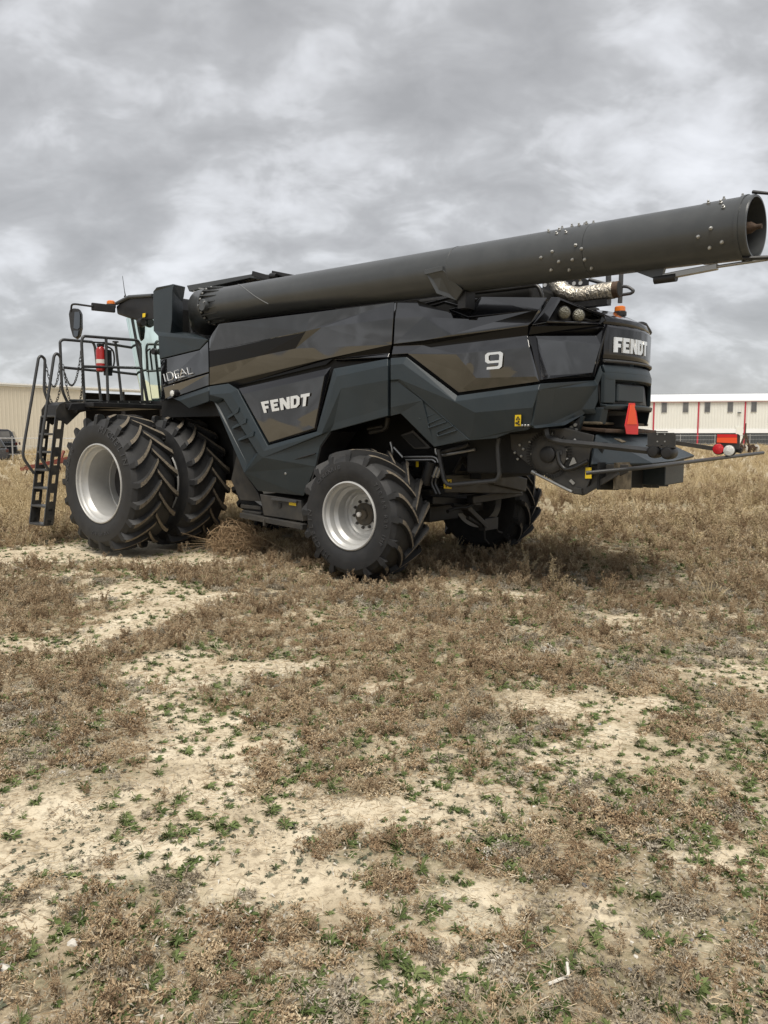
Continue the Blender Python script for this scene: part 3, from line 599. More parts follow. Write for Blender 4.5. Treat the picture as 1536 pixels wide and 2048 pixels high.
ep = rnd_path([S(1108, 556, ey), S(1122, 582, ey), S(1150, 592, ey), S(1228, 580, ey)], .12, 6)
ex = part('exhaust_pipe', MB().tube(ep, .092, 20, caps=False), 'foil', combine, smooth=50)
g = MB(); q = Vector(S(1228, 580, ey)); dq = (q - Vector(S(1150, 592, ey))).normalized(); g.lathe([(.088, -.02), (.088, .06)], q, dq, 20); part('exhaust_tip', g, 'rust', ex, smooth=40)
part('exhaust_bore', MB().lathe([(.08, .055), (.078, .064)], q, dq, 20), 'deep', ex)
part('exhaust_support', MB().bar(Vector(S(1150, 612, ey)), Vector(S(1218, 604, ey)), .12, .06), 'black', ex)
ry = .35
for path, r in (([S(1217, 540, ry), S(1217, 606, ry)], .032), ([S(1243, 536, ry - .1), S(1240, 606, ry - .1)], .026), (rnd_path([S(1241, 573, ry - .1), S(1256, 573, ry - .1), S(1268, 582, ry - .1), S(1262, 587, ry - .1), S(1241, 590, ry - .1)], .05), .018), ([S(1178, 559, ry), S(1217, 570, ry)], .022)):
    part('deck_hand_rail', MB().tube(path, r, 10), 'rail_grey', combine, smooth=40)

# ------------------------------------------------------------------ wheels
FONT = bpy.data.curves.new('tyre_text', 'FONT')
def text_mesh(txt, size):
    cu = bpy.data.curves.new('txt', 'FONT'); cu.body = txt; cu.size = size; cu.extrude = 0.004; cu.align_x = 'CENTER'; cu.resolution_u = 2
    ob = bpy.data.objects.new('txt', cu); COL.objects.link(ob); dg = bpy.context.evaluated_depsgraph_get(); me = bpy.data.meshes.new_from_object(ob.evaluated_get(dg)); bpy.data.objects.remove(ob); return me
def ring_text(mb, txt, rad, ang0, size, yface, tracking=0.78, shear=0.0):
    """letters standing on a circle of the sidewall, read clockwise from outside; ang0 is the angle (from the top, clockwise) of the middle letter"""
    n = len(txt); step = size * tracking / rad
    for k, ch in enumerate(txt):
        if ch == ' ': continue
        me = text_mesh(ch, size); a = ang0 + (k - (n - 1) / 2) * step
        vs = []
        for v in me.vertices:
            tx, ty, tz = v.co; tx += shear * ty; rr = rad + ty; al = a + tx / rad
            yy = yface(rr) - .004 - tz
            vs.append((math.sin(al) * rr, yy, math.cos(al) * rr))       # outside faces -y; clockwise seen from there is +x at the top
        mb.add(vs, [tuple(p.vertices) for p in me.polygons]); bpy.data.meshes.remove(me)
def make_tyre(RO, W, RB, nl, flip, lugh, texts):
    hw = W / 2; RC = RO - lugh
    half = [(RB - .015, .36 * W), (RB + .0, .455 * W), (RB + .03, .475 * W), (RB + .25 * (RC - RB), .505 * W), (RB + .5 * (RC - RB), .52 * W), (RB + .74 * (RC - RB), .50 * W), (RC - .075, .475 * W), (RC - .035, .43 * W), (RC - .010, .33 * W), (RC, .16 * W), (RC + .002, 0)]
    prof = [(r, -y) for r, y in half] + [(r, y) for r, y in half[-2::-1]]
    mb = MB(); mb.lathe(prof, n=96, closed=True)
    def surf(yy):                               # carcass radius at lateral position
        a = abs(yy); pts = sorted([(y, r) for r, y in half[5:]])
        return float(np.interp(a, [p[0] for p in pts], [p[1] for p in pts]))
    pitch = 2 * math.pi / nl; sgn = -1 if flip else 1
    for sd in (-1, 1):
        for k in range(nl):
            th0 = k * pitch + (pitch / 2 if sd > 0 else 0)
            ns = 9; vs = []
            for i in range(ns):
                s = i / (ns - 1)
                yy = sd * (-.035 * W + s * .545 * W)                       # from just over the middle to the shoulder
                aa = abs(yy) if sd * yy > 0 else -abs(yy)
                ylat = min(aa, .475 * W)
                th = th0 + sgn * pitch * 1.15 * (1 - s) ** 1.55
                rc = surf(ylat); top = RO - .004 - .055 * max(0, s - .72) ** 1.4 * 2.2 - (0 if s < .9 else .02 * (s - .9) / .1)
                wd = (.025 + .008 * s) * (RO / .97) ; wb = wd * 1.5
                dth_t = wd / RO / 1.0; dth_b = wb / RO
                yl = sd * ylat
                for (rr, dt) in ((rc - .02, -dth_b), (top, -dth_t), (top, dth_t), (rc - .02, dth_b)):
                    vs.append((math.cos(th + dt) * rr, yl + (sd * .012 * W * max(0, s - .8) / .2 if rr < top else 0), math.sin(th + dt) * rr))
            fs = []; ms = []
            for i in range(ns - 1):
                for j in range(3): fs.append((i * 4 + j, i * 4 + j + 1, (i + 1) * 4 + j + 1, (i + 1) * 4 + j)); ms.append(1 if j == 1 and i < ns - 2 else 0)
            fs += [(3, 2, 1, 0), tuple((ns - 1) * 4 + j for j in range(4))]; ms += [0, 0]
            o = len(mb.v); mb.v += vs; mb.f += [tuple(o + q for q in f) for f in fs]; mb.m += ms
            # tongue of the lug running down the sidewall
            th = th0; rr0, rr1 = RO - .055, RC - .11; t = []
            for rr, yw, dt in ((rr0, .468 * W, .045), (rr1, .497 * W, .030)):
                for dd in (-dt, dt): t.append((math.cos(th + dd * .97 / RO) * rr, sd * (yw + .004), math.sin(th + dd * .97 / RO) * rr))
            t += [(p[0], p[1] - sd * .05, p[2]) for p in t]
            mb.add(t, [(0, 1, 3, 2), (4, 6, 7, 5), (0, 2, 6, 4), (1, 5, 7, 3), (2, 3, 7, 6), (0, 4, 5, 1)])
    me = mb.mesh('tyre')
    me.polygons.foreach_set('use_smooth', [True] * len(me.polygons)); me.set_sharp_from_angle(angle=R(32))
    tm = None
    if texts:
        t = MB()
        pts = [(r, y) for r, y in half[1:7]]
        def yface(rr): return -float(np.interp(rr, [p[0] for p in pts], [p[1] for p in pts]))
        for tx, rad, ang, size, sh in texts: ring_text(t, tx, rad, R(ang), size, yface, shear=sh)
        tm = t.mesh('sidewall_lettering')
    return me, tm
def wheel(name, pos, tyre, rim, extra=None, flip_rim=False, texts=None):
    w_ = empty(name, pos, 0, combine)
    o = bpy.data.objects.new('tyre', tyre); COL.objects.link(o); o.parent = w_
    if texts:
        t = bpy.data.objects.new('sidewall_lettering', texts); COL.objects.link(t); t.parent = w_
    r = bpy.data.objects.new('rim', rim); COL.objects.link(r); r.parent = w_
    if flip_rim: r.rotation_euler = (0, 0, math.pi)
    if extra: extra(w_, flip_rim)
    return w_
def setm(me, *ms):
    for m in ms: me.materials.append(MATS[m])
    return me
FR, FW, FB = 0.985, 0.70, 0.555
ft, ftx = make_tyre(FR, FW, FB, 20, False, .066, [('MICHELIN', .735, 38, .125, .25), ('AXIOBIB', .72, -70, .10, .2), ('520/85 R42', .70, 175, .055, 0)])
setm(ft, 'rubber', 'lug_top'); setm(ftx, 'letter_rubber')
def rim_mesh(prof, n=72):
    me = MB().lathe(prof, n=n).mesh('rim'); setm(me, 'silver'); me.polygons.foreach_set('use_smooth', [True] * len(me.polygons)); me.set_sharp_from_angle(angle=R(28)); return me
hw = FW / 2
fr = rim_mesh([(FB - .03, hw * .9), (FB + .010, hw * .92), (FB + .014, -hw * .93), (FB + .010, -hw * .965), (FB - .004, -hw * .975), (FB - .012, -hw * .95), (FB - .016, -hw * .86), (FB - .035, -hw * .80), (FB - .045, -hw * .66), (FB - .075, -hw * .55), (FB - .082, -hw * .2), (FB - .085, hw * .42), (FB - .100, hw * .43), (FB - .102, hw * .70), (FB - .13, hw * .76), (.30, hw * .78), (.28, hw * .70), (.02, hw * .70)])
part('wheel_spacer', MB().lathe([(.33, -1.95), (.33, -1.2), (.25, -1.2), (.25, -.7)], (-4.05, 0, 1.0), n=40), 'black', combine, smooth=40)
wheel('front_wheel', (-4.05, -2.45 + hw, 1.0), ft, fr, texts=ftx)
wheel('front_wheel', (-4.05, -1.50 + hw, 1.0), ft, fr)
wheel('front_wheel', (-4.05, 1.50 - hw, 1.0), ft, fr, flip_rim=True)
wheel('front_wheel', (-4.05, 2.45 - hw, 1.0), ft, fr, flip_rim=True)
RRO, RW, RBD = 0.785, 0.62, 0.395
rt, rtx = make_tyre(RRO, RW, RBD, 16, True, .062, [('MICHELIN', .555, -118, .10, .15), ('710/60 R30 IMP', .55, 84, .068, 0), ('CEREXBIB', .56, -30, .065, 0)])
setm(rt, 'rubber', 'lug_top'); setm(rtx, 'letter_rubber')
hw = RW / 2
rr_ = rim_mesh([(RBD - .03, hw * .9), (RBD + .010, hw * .92), (RBD + .016, -hw * .93), (RBD + .012, -hw * .965), (RBD - .002, -hw * .985), (RBD - .012, -hw * .96), (RBD - .016, -hw * .84), (RBD - .042, -hw * .74), (RBD - .050, -hw * .50), (RBD - .085, -hw * .38), (RBD - .090, -hw * .02), (RBD - .105, hw * .06), (RBD - .125, hw * .05), (.255, hw * .03), (.235, hw * .10), (.20, hw * .10), (.195, hw * .05), (.125, hw * .05), (.02, hw * .05)])
boltm = MB().lathe([(.020, .01), (.020, -.012), (.013, -.014), (.013, -.030), (.006, -.033)], n=8).mesh('wheel_bolt'); setm(boltm, 'frame_grey')
hubm = (MB().lathe([(.135, .02), (.138, -.02), (.125, -.03), (.07, -.034), (.062, -.06), (.045, -.066), (.001, -.068)], n=32).mesh('hub')); hubm.polygons.foreach_set('use_smooth', [True] * len(hubm.polygons)); hubm.set_sharp_from_angle(angle=R(35))
mat('hub_dirt', (0.06, 0.057, 0.050), rough=0.8, var=0.3, dust=0.5, dustcol=(.15, .105, .055), dscale=7); setm(hubm, 'hub_dirt')
capm = setm(MB().lathe([(.030, 0), (.030, -.03), (.022, -.04), (.001, -.042)], n=20).mesh('grease_cap'), 'paper'); capm.polygons.foreach_set('use_smooth', [True] * len(capm.polygons))
def rear_extra(w_, fl):
    s_ = 1 if not fl else -1
    def put(me, nm, p, par=w_):
        o = bpy.data.objects.new(nm, me); COL.objects.link(o); o.parent = par; o.location = p
        if fl: o.rotation_euler = (0, 0, math.pi)
        return o
    hb = put(hubm, 'hub', (0, s_ * hw * .05, 0))
    c_ = bpy.data.objects.new('grease_cap', capm); COL.objects.link(c_); c_.parent = hb; c_.location = (-.03, -.062, .0)
    for k in range(10):
        a = 2 * math.pi * k / 10 + .15; put(boltm, 'wheel_bolt', (math.cos(a) * .163, s_ * hw * .05, math.sin(a) * .163))
wheel('rear_wheel', (0, -1.77 + hw, .735), rt, rr_, rear_extra, texts=rtx)
wheel('rear_wheel', (0, 1.77 - hw, .735), rt, rr_, rear_extra, flip_rim=True)

# ------------------------------------------------------------------ rear axle and what hangs around it
g = MB(); g.hexa([(-.14, -1.3, .60), (.14, -1.3, .60), (.14, 1.3, .60), (-.14, 1.3, .60), (-.14, -1.3, .86), (.14, -1.3, .86), (.14, 1.3, .86), (-.14, 1.3, .86)])
g.box((-.2, -.35, .55), (.2, .35, .98)); g.bar((-.2, 0, .95), (-1.2, 0, 1.3), .5, .3); part('rear_axle', g, 'frame_grey', combine, bevel=.015)
for s_ in (-1, 1):
    g = MB(); g.lathe([(.20, -.10), (.31, -.08), (.31, .12), (.2, .16)], (0, s_ * 1.28, .735), (0, -s_, 0), 24); g.tube([(0, s_ * 1.25, .45), (0, s_ * 1.25, 1.02)], .07, 14); part('knuckle_and_shade_disc', g, 'frame_grey', combine, smooth=40)  # wide dark drum put in to paint the shade inside the far rim
g = MB(); g.tube([(.24, -1.2, .78), (.24, -.5, .80)], .022, 10, 1); g.tube([(.24, -.5, .80), (.24, .5, .80)], .045, 14); g.tube([(.24, .5, .80), (.24, 1.2, .78)], .022, 10, 1)
part('steering_cylinder', g, ['black', 'pipe'], combine, smooth=40)
g = MB(); xq = .95
g.hexa([B(890, 985, xq), B(1046, 988, xq), B(1046, 988, xq - .15), B(890, 985, xq - .15), B(888, 950, xq), B(1012, 944, xq), B(1012, 944, xq - .15), B(888, 950, xq - .15)])
g.bar(B(985, 955, xq + .02), B(1050, 970, xq + .02), .06, .18); part('rear_cross_member', g, 'frame_grey', combine, bevel=.012)
g = MB(); g.bar(B(858, 1000, .5), B(956, 1004, .5), .12, .10); g.bar(B(940, 1000, .7), B(1040, 984, .7), .10, .10); part('tow_frame', g, 'black', combine, bevel=.01)
st = part('warning_sticker', MB().prism([B(889, 959, xq + .01), B(903, 959, xq + .01), B(903, 978, xq + .01), B(889, 977, xq + .01)], (-.008, 0, 0)), 'yellow', combine)
g = MB()
for x, y in ((892.5, 963.5), (899.5, 963.5), (892.5, 973), (899.5, 973)):
    g.lathe([(.016, 0), (.016, .004)], B(x, y, xq + .011), (1, 0, 0), 3)
g.bar(B(889, 968.3, xq + .012), B(903, 968.3, xq + .012), .004, .006); part('pictogram', g, 'ink', st)
YG = -1.22
part('guard_tube', MB().tube(rnd_path([S(877, 899, YG), S(882, 930, YG), S(891, 971, YG), S(994, 961, YG), S(999, 950, YG), S(995, 890, YG), S(998, 876, YG)], .09, 6), .026, 12), 'rail_grey', combine, smooth=40)
hy = MB()
for pts, r in (([S(809, 914, -1.1), S(866, 913.5, -1.1), S(874, 917, -1.1), S(877, 925, -1.1)], .013), ([S(812, 920, -1.1), S(866, 919.5, -1.1), S(872, 925, -1.1)], .013),
               ([S(871, 897, -1.15), S(872, 908, -1.15), S(885, 911, -1.15), S(950, 899, -1.15)], .016), ([S(880, 906, -1.15), S(905, 899, -1.15), S(930, 893, -1.15), S(938, 888, -1.15)], .022), ([S(788, 895, -1.2), S(806, 915, -1.2)], .014), ([S(781, 884, -1.2), S(785, 900, -1.2), S(783, 915, -1.2)], .014),
               ([S(740, 865, -1.1), S(772, 858, -1.1), S(776, 835, -1.1)], .03), ([S(735, 858, -1.1), S(766, 852, -1.1)], .02)):
    part('hydraulic_pipe', MB().tube(rnd_path(pts, .06), r, 8), 'pipe' if r < .02 else 'frame_grey', combine, smooth=40)
part('accumulator', MB().tube([S(864, 924, -1.1), S(851, 968, -1.1)], .072, 18), 'black', combine, smooth=40)
for dx in (0, 7):
    part('hydraulic_hose', MB().tube(rnd_path([S(877 + dx, 932, -1.12), S(866 + dx, 956, -1.12), S(864 + dx, 968, -1.12), S(874 + dx, 988, -1.12)], .06), .022, 8), 'hose', combine, smooth=40)
    part('hose_sleeve', MB().tube([S(876 + dx, 934, -1.12), S(867 + dx, 954, -1.12)], .027, 10), 'pipe', combine, smooth=40)
for q in ([(895, 1023), (912, 1016), (935, 1015), (952, 1003)], [(905, 1010), (925, 1012), (945, 1000)], [(970, 990), (985, 990), (990, 982)]):
    part('hydraulic_hose', MB().tube(rnd_path([B(x, y, .62) for x, y in q], .06), .024, 8), 'hose', combine, smooth=40)
for q in ([(925, 916), (909, 947), (944, 947)], [(984, 921), (965, 944), (1000, 942)]):
    g = MB()
    for i in range(3): g.bar(B(*q[i], .9), B(*q[(i + 1) % 3], .9), .03, .06)
    part('triangle_bracket', g, 'frame_grey', combine)
for x, y in ((811, 931), (817, 937), (835, 930), (838, 936)):
    part('valve_block', MB().box(tuple(S(x, y + 4, -1.0)), tuple(S(x + 9, y - 5, -.9))), 'pipe' if x < 815 else 'black', combine, bevel=.006)
part('valve_sticker', MB().prism([S(832, 923, -1.02), S(837, 923, -1.02), S(837, 934, -1.02), S(832, 934, -1.02)], (0, .004, 0)), 'yellow', combine)
g = MB(); g.prism([S(800, 870, -1.05), S(826, 860, -1.05), S(862, 895, -1.05), S(856, 898, -1.05), S(828, 898, -1.05)], (0, .06, 0)); part('hopper_plate', g, 'frame_grey', combine, bevel=.008)
g = MB(); g.prism([S(803, 872, -1.06), S(824, 866, -1.06), S(852, 893, -1.06), S(829, 895, -1.06)], (0, .004, 0)); part('hopper_opening', g, 'deep', combine)
# hitch under the axle
xh = .55
g = MB(); g.bar(B(925, 1010, xh), B(968, 1052, xh), .12, .07); g.tube(rnd_path([B(935, 1035, xh), B(960, 1050, xh), B(970, 1055, xh)], .1), .03, 8); part('hitch_arm', g, 'frame_grey', combine, bevel=.008)
g = MB(); g.box(tuple(B(970, 1062, xh + .05)), tuple(B(984, 1033, xh - .05))); g.tube(rnd_path([B(984, 1036, xh), B(993, 1044, xh), B(994, 1063, xh), B(1004, 1065, xh)], .05), .014, 8); part('tow_hitch', g, 'frame_grey', combine, bevel=.006)
part('safety_chain', MB().tube([B(969, 1062, xh), B(970, 1078, xh), B(978, 1088, xh)], .010, 6), 'frame_grey', combine)

# ------------------------------------------------------------------ chopper and spreader
YP = -1.12
g = MB(); g.prism([S(x, y, YP) for x, y in ((1020, 868), (1062, 866), (1092, 858), (1130, 856), (1186, 870), (1180, 905), (1177, 930), (1181, 958), (1167, 991), (1147, 988), (1116, 968), (1066, 937), (1040, 915), (1022, 898))], (0, .04, 0))
ch = part('chopper_side_plate', g, 'frame_grey', combine, bevel=.006)
fc = S(1098, 909, YP - .012)
part('fan_shroud', MB().lathe([(.20, .02), (.20, -.012), (.19, -.02), (.12, -.02)], fc, n=40), 'frame_grey', ch, smooth=40)
for k in range(52):
    a = 2 * math.pi * k / 52
    if 0.15 < (a % (2 * math.pi)) / (2 * math.pi) < 0.2: continue
    p = Vector(fc) + Vector((math.cos(a) * .215, -.012, math.sin(a) * .215)); q = Vector(fc) + Vector((math.cos(a) * .255, -.012, math.sin(a) * .255))
    part('vent_slot', MB().bar(p, q, .012, .006, up=(0, 1, 0)), 'deep', ch)
part('hub_motor', MB().lathe([(.085, .02), (.085, -.05), (.07, -.06), (.02, -.062)], fc, n=28), 'black', ch, smooth=40)
bsm = setm(MB().lathe([(.015, .0), (.015, -.012), (.008, -.018)], n=8).mesh('bolt'), 'zinc')
for x, y in ((1087, 897), (1109, 896), (1087, 918), (1109, 919), (1064, 908), (1075, 934), (1095, 945), (1122, 936), (1135, 918), (1138, 940), (1047, 898), (1043, 912), (1040, 890), (1060, 884), (1080, 880), (1105, 868), (1150, 880), (1133, 900), (1030, 905), (1036, 918)):
    o = bpy.data.objects.new('bolt', bsm); COL.objects.link(o); o.parent = ch; o.location = S(x, y, YP - .004)
part('hose_clamp', MB().box(tuple(S(1112, 910, YP - .04)), tuple(S(1128, 900, YP))), 'rail_grey', ch, bevel=.005)
part('drain_hose', MB().tube(rnd_path([S(1115, 905, YP - .04), S(1118, 925, YP - .04), S(1130, 940, YP - .04), S(1150, 936, YP - .05), S(1176, 922, YP - .05)], .12, 5), .024, 10), 'hose', ch, smooth=40)
part('adjust_plate', MB().prism([S(x, y, YP - .02) for x, y in ((1145, 915), (1148, 915), (1153, 926), (1138, 932))], (0, .006, 0)), 'zinc', ch)
part('lynch_pin_plate', MB().prism([S(x, y, YP - .02) for x, y in ((1138, 962), (1142, 958), (1150, 966), (1146, 970))], (0, .008, 0)), 'zinc', ch)
part('control_rod', MB().tube([S(1067, 945, YP - .05), S(1144, 984, YP - .05)], .015, 8), 'pipe', ch, smooth=40)
part('rod_end', MB().tube([S(1064, 943, YP - .05), S(1071, 947, YP - .05)], .024, 8), 'zinc', ch, smooth=40)
part('lower_bracket', MB().prism([S(x, y, YP - .06) for x, y in ((1145, 975), (1162, 977), (1163, 989), (1147, 987))], (0, .05, 0)), 'frame_grey', ch, bevel=.005)
part('frame_brace', MB().bar(S(1168, 985, YP - .0), S(1236, 945, YP - .0), .05, .05), 'frame_grey', ch)
st = part('warning_sticker', MB().prism([S(x, y, YP - .012) for x, y in ((1171, 935), (1183, 935), (1183, 957), (1170, 957))], (0, .004, 0)), 'yellow', ch)
g = MB(); g.prism([S(x, y, -.98) for x, y in ((1136, 855), (1158, 836), (1160, 850), (1152, 872), (1140, 870))], (0, .08, 0)); part('junction_box', g, 'black', combine, bevel=.006)
for x, y in ((1143, 855), (1151, 850), (1144, 864), (1152, 860)): part('socket', MB().lathe([(.018, .02), (.018, -.012)], S(x, y, -.99), n=10), 'pipe', combine)
g = MB(); g.bar(S(1150, 872, -.95), S(1166, 832, -.95), .04, .04); part('hood_strut', g, 'slate', combine)
g = MB(); g.box((1.2, -1.1, 1.25), (2.45, 1.1, 1.75)); part('chopper_housing', g, 'deep', combine, bevel=.02)
# straw lip under the hood
g = MB(); g.prism([(2.35, -.85, 1.74), (2.72, -.85, 1.70), (2.72, .75, 1.70), (2.35, .75, 1.74)], (0, 0, .035)); part('straw_chute_lip', g, 'rust', combine, bevel=.008)
g = MB(); g.prism([(2.30, -.85, 1.79), (2.62, -.85, 1.785), (2.62, .75, 1.785), (2.30, .75, 1.79)], (0, 0, .03)); part('straw_residue', g, 'straw_dust', combine, bevel=.01)
# spreader: sloping top, side skirt, curved back of upright vanes and painted dark gaps
top_l = [(2.62, -1.0, 1.64), (3.02, -1.10, 1.40)]
g = MB()
tv = [tuple(B(1189, 873, 2.62)), tuple(B(1294, 872, 2.62)), tuple(B(1387, 915, 3.14)), tuple(B(1345, 926, 3.20)), tuple(B(1302, 931, 3.12)), tuple(S(1180, 932, -1.16)), tuple(S(1183, 905, -1.10))]
me = bpy.data.meshes.new('spreader_top'); me.from_pydata([tuple(map(float, p)) for p in tv], [], [(0, 1, 2, 3, 4), (0, 4, 5, 6)])
part('spreader_top', me, 'slate', combine, solid=.03, bevel=.006)
part('straw_patch', MB().prism([(2.72, -.62, 1.635), (2.80, -.60, 1.595), (2.79, -.45, 1.60), (2.73, -.48, 1.63)], (.004, 0, .006)), 'straw_dust', combine)
g = MB(); g.prism([(2.64, -1.06, 1.38), (3.02, -1.0, 1.38), (3.02, -1.0, 1.30), (2.64, -1.06, 1.12)], (0, .03, 0)); part('spreader_side', g, 'frame_grey', combine, bevel=.006)
xs = 3.02
for i, (pa, pb, bt, mt) in enumerate([(1207, 1237, 980, 'black'), (1240, 1262, 979, 'straw_dust'), (1268, 1285, 976, 'black'), (1285, 1303, 974, 'black'), (1305, 1318, 976, 'black'), (1322, 1336, 973, 'black')]):
    xs = 2.98 if mt != 'black' else 2.84; mt = 'deep' if mt == 'black' else mt  # black rows become recessed near-black sheets, painting the shade between vanes
    a, b = B(pa, bt, xs), B(pb, bt, xs)
    part('vane_and_gap_shade', MB().prism([(xs - .05, a[1], a[2]), (xs, b[1], b[2]), (xs, b[1], 1.40), (xs - .05, a[1], 1.40)], (-.02, 0, 0)), mt, combine)
    part('vane_plate', MB().prism([(xs, b[1], b[2]), (xs, b[1], 1.40), (xs - .5, b[1] + .1, 1.40), (xs - .5, b[1] + .1, b[2])], (0, .01, 0)), 'black', combine)
a, b = B(1330, 971, 3.08), B(1367, 965, 3.08)
part('spreader_end', MB().prism([(3.08, a[1], a[2]), (3.08, b[1], b[2]), (3.08, b[1], 1.40), (3.08, a[1], 1.40)], (-.4, 0, 0)), 'slate', combine, bevel=.01)
g = MB(); g.box((2.3, -1.0, 1.16), (2.75, 1.0, 1.60)); part('spreader_housing', g, 'deep', combine)
r0 = Vector(S(1172, 946, -1.27)); r1 = Vector(B(1526, 905.5, 3.55)); rm = Vector(B(1288, 935, 3.19))
part('guard_rod', MB().tube(rnd_path([r0, rm, r1], .3, 6), .021, 12), 'rail_grey', combine, smooth=40)
# light arms: the near one shows its back, the far one its lenses
yl = -1.2
part('light_arm', MB().tube(rnd_path([S(1091, 858, yl), S(1094, 876, yl), S(1118, 884, yl), S(1200, 891, yl), S(1345, 907, yl)], .10, 6), .034, 4), 'rail_grey', combine, bevel=.004)
lb = part('light_board', MB().prism([S(x, y, yl - .03) for x, y in ((1295, 868), (1298, 865.5), (1348, 865.5), (1351, 868), (1351, 898), (1295, 894))], (0, .008, 0)), 'frame_grey', combine)
for x, y in ((1315, 868.5), (1330, 868.5), (1315, 883), (1330, 883)): part('rivet', MB().lathe([(.008, 0), (.008, -.006)], S(x, y, yl - .031), n=8), 'zinc', lb)
part('top_clip', MB().bar(S(1312, 863.5, yl - .03), S(1335, 863.5, yl - .03), .03, .012), 'frame_grey', lb)
for x, y in ((1310, 903), (1337, 905.5)):
    c = S(x, y, yl - .02); part('tail_lamp_housing', MB().lathe([(.062, .09), (.065, .0), (.060, -.05), (.045, -.075), (.02, -.078)], c, n=20), 'black', lb, smooth=40)
    part('lamp_bracket', MB().bar(c + np.array([-.07, -.03, .055]), c + np.array([.07, -.03, .055]), .05, .014), 'frame_grey', lb)
yr = 1.15
part('far_light_arm', MB().bar(S(1335, 883, yr + .02), S(1432, 898, yr + .02), .05, .05), 'frame_grey', combine)
fb = part('far_light_board', MB().prism([S(x, y, yr) for x, y in ((1433, 868), (1476, 868), (1480, 871), (1479, 899), (1431, 897))], (0, .012, 0)), 'frame_grey', combine)
part('orange_panel', MB().prism([S(x, y, yr - .006) for x, y in ((1434, 875), (1474, 875), (1474, 886.5), (1433.5, 885))], (0, .004, 0)), 'orange_reflector', fb)
part('red_panel', MB().prism([S(x, y, yr - .006) for x, y in ((1434.5, 868.5), (1474, 868.8), (1474, 874.6), (1434.5, 874.6))], (0, .004, 0)), 'red_reflector', fb)
for x, y, m in ((1437, 898, 'red_lens'), (1458.5, 901, 'white_lens')):
    c = S(x, y, yr - .02); o = part('tail_lamp_housing', MB().lathe([(.066, .08), (.070, .0), (.066, -.012)], c, n=24), 'black', fb, smooth=40)
    part('lens', MB().lathe([(.064, -.010), (.060, -.024), (.03, -.032), (.001, -.034)], c, n=24), m, o, smooth=50)
g = MB(); g.bar(S(1470, 898, yr + .05), S(1484, 902, yr + .05), .05, .06); part('lamp_cable_box', g, 'black', fb)

# ------------------------------------------------------------------ cab
cz0, cz1 = 2.25, 3.62
def plan(k, z):                              # cab outline at height z: rear corner, side, wrap-round windscreen
    t = (z - cz0) / (cz1 - cz0); fx = -4.80 - .24 * t; wd = .93 + .07 * t
    pts = [(-4.2, -wd), (fx, -wd)]
    for i in range(1, 9):
        a = i / 8 * math.pi / 2; pts.append((fx - (.92 + .1 * t) * math.sin(a), -wd * math.cos(a)))
    pts += [(x, -y) for x, y in pts[-2::-1]]
    return pts
zs = [cz0, 2.6, 3.0, 3.35, cz1]; rows = [[(x, y, z) for x, y in plan(0, z)] for z in zs]; n = len(rows[0])
me = bpy.data.meshes.new('cab_glass'); me.from_pydata(sum(rows, []), [], [(r * n + i, r * n + i + 1, (r + 1) * n + i + 1, (r + 1) * n + i) for r in range(len(zs) - 1) for i in range(n - 1)])
cab = part('cab_glass', me, 'cab_glass', combine, smooth=60)
part('cab_pillar', MB().tube([(x, y, z) for (x, y), z in ((plan(0, z)[2], z) for z in zs)], .022, 8), 'black', combine, smooth=40)
part('cab_rear_wall', MB().box((-4.3, -.95, 2.2), (-4.1, .95, 3.62)), 'deep', combine)
part('cab_floor', MB().prism([(x, y, 2.16) for x, y in plan(0, cz0)], (0, 0, .08)), 'black', combine)
g = MB(); g.box((-4.9, -.3, 2.3), (-4.4, .3, 2.75)); g.box((-4.5, -.28, 2.7), (-4.36, .28, 3.35)); part('driver_seat', g, 'black', combine, bevel=.04)
part('steering_column', MB().tube([(-5.3, 0, 2.25), (-5.2, 0, 2.8)], .05, 10), 'black', combine)
# roof: peaked visor overhanging the screen
rp = [S(232, 612, -1.0), S(257, 594, -1.0), S(306, 590, -1.0), S(312, 640, -1.0), S(278, 643, -1.0), S(234, 628, -1.0)]
g = MB(); k = 9; prof = rp
rows = []
for i in range(k):
    y = -1.0 + 2.0 * i / (k - 1); q = 1 - (y / 1.0) ** 2
    rows.append([(float(p[0]) - .55 * q * (1 if p[0] < -5.0 else .2), y, float(p[2]) + .06 * q) for p in prof])
m_ = len(prof); vs = sum(rows, [])
fs = [(r * m_ + i, r * m_ + (i + 1) % m_, (r + 1) * m_ + (i + 1) % m_, (r + 1) * m_ + i) for r in range(k - 1) for i in range(m_)] + [tuple(range(m_)), tuple((k - 1) * m_ + i for i in range(m_))]
g.add(vs, fs); roof = part('cab_roof', g, 'black', combine, bevel=.03, seg=3, smooth=40)
part('roof_rim', MB().tube([S(233, 607, -1.01), S(258, 594, -1.01), S(305, 591, -1.01)], .03, 10), 'tube_grey', roof, smooth=40)
part('roof_sticker', MB().prism([S(285, 627, -1.03), S(291, 626, -1.03), S(290, 634, -1.03), S(285, 635, -1.03)], (0, .004, 0)), 'yellow', roof)
c = S(222, 609, -1.05)
o = part('cab_beacon', MB().lathe([(.06, -.07), (.075, -.05), (.078, .0), (.06, .01)], c, (0, 0, 1), 24), 'black', roof, smooth=40)
part('beacon_lens', MB().lathe([(.070, .0), (.066, .045), (.05, .06), (.001, .062)], c, (0, 0, 1), 24), 'amber', o, smooth=40)
part('antenna', MB().tube([S(252, 598, -.9), S(249, 582, -.9), S(245, 552, -.9)], [.014, .006, .004], 6), 'black', roof)
part('antenna_foot', MB().tube([S(254, 601, -.9), S(250, 592, -.9)], .02, 8), 'black', roof)
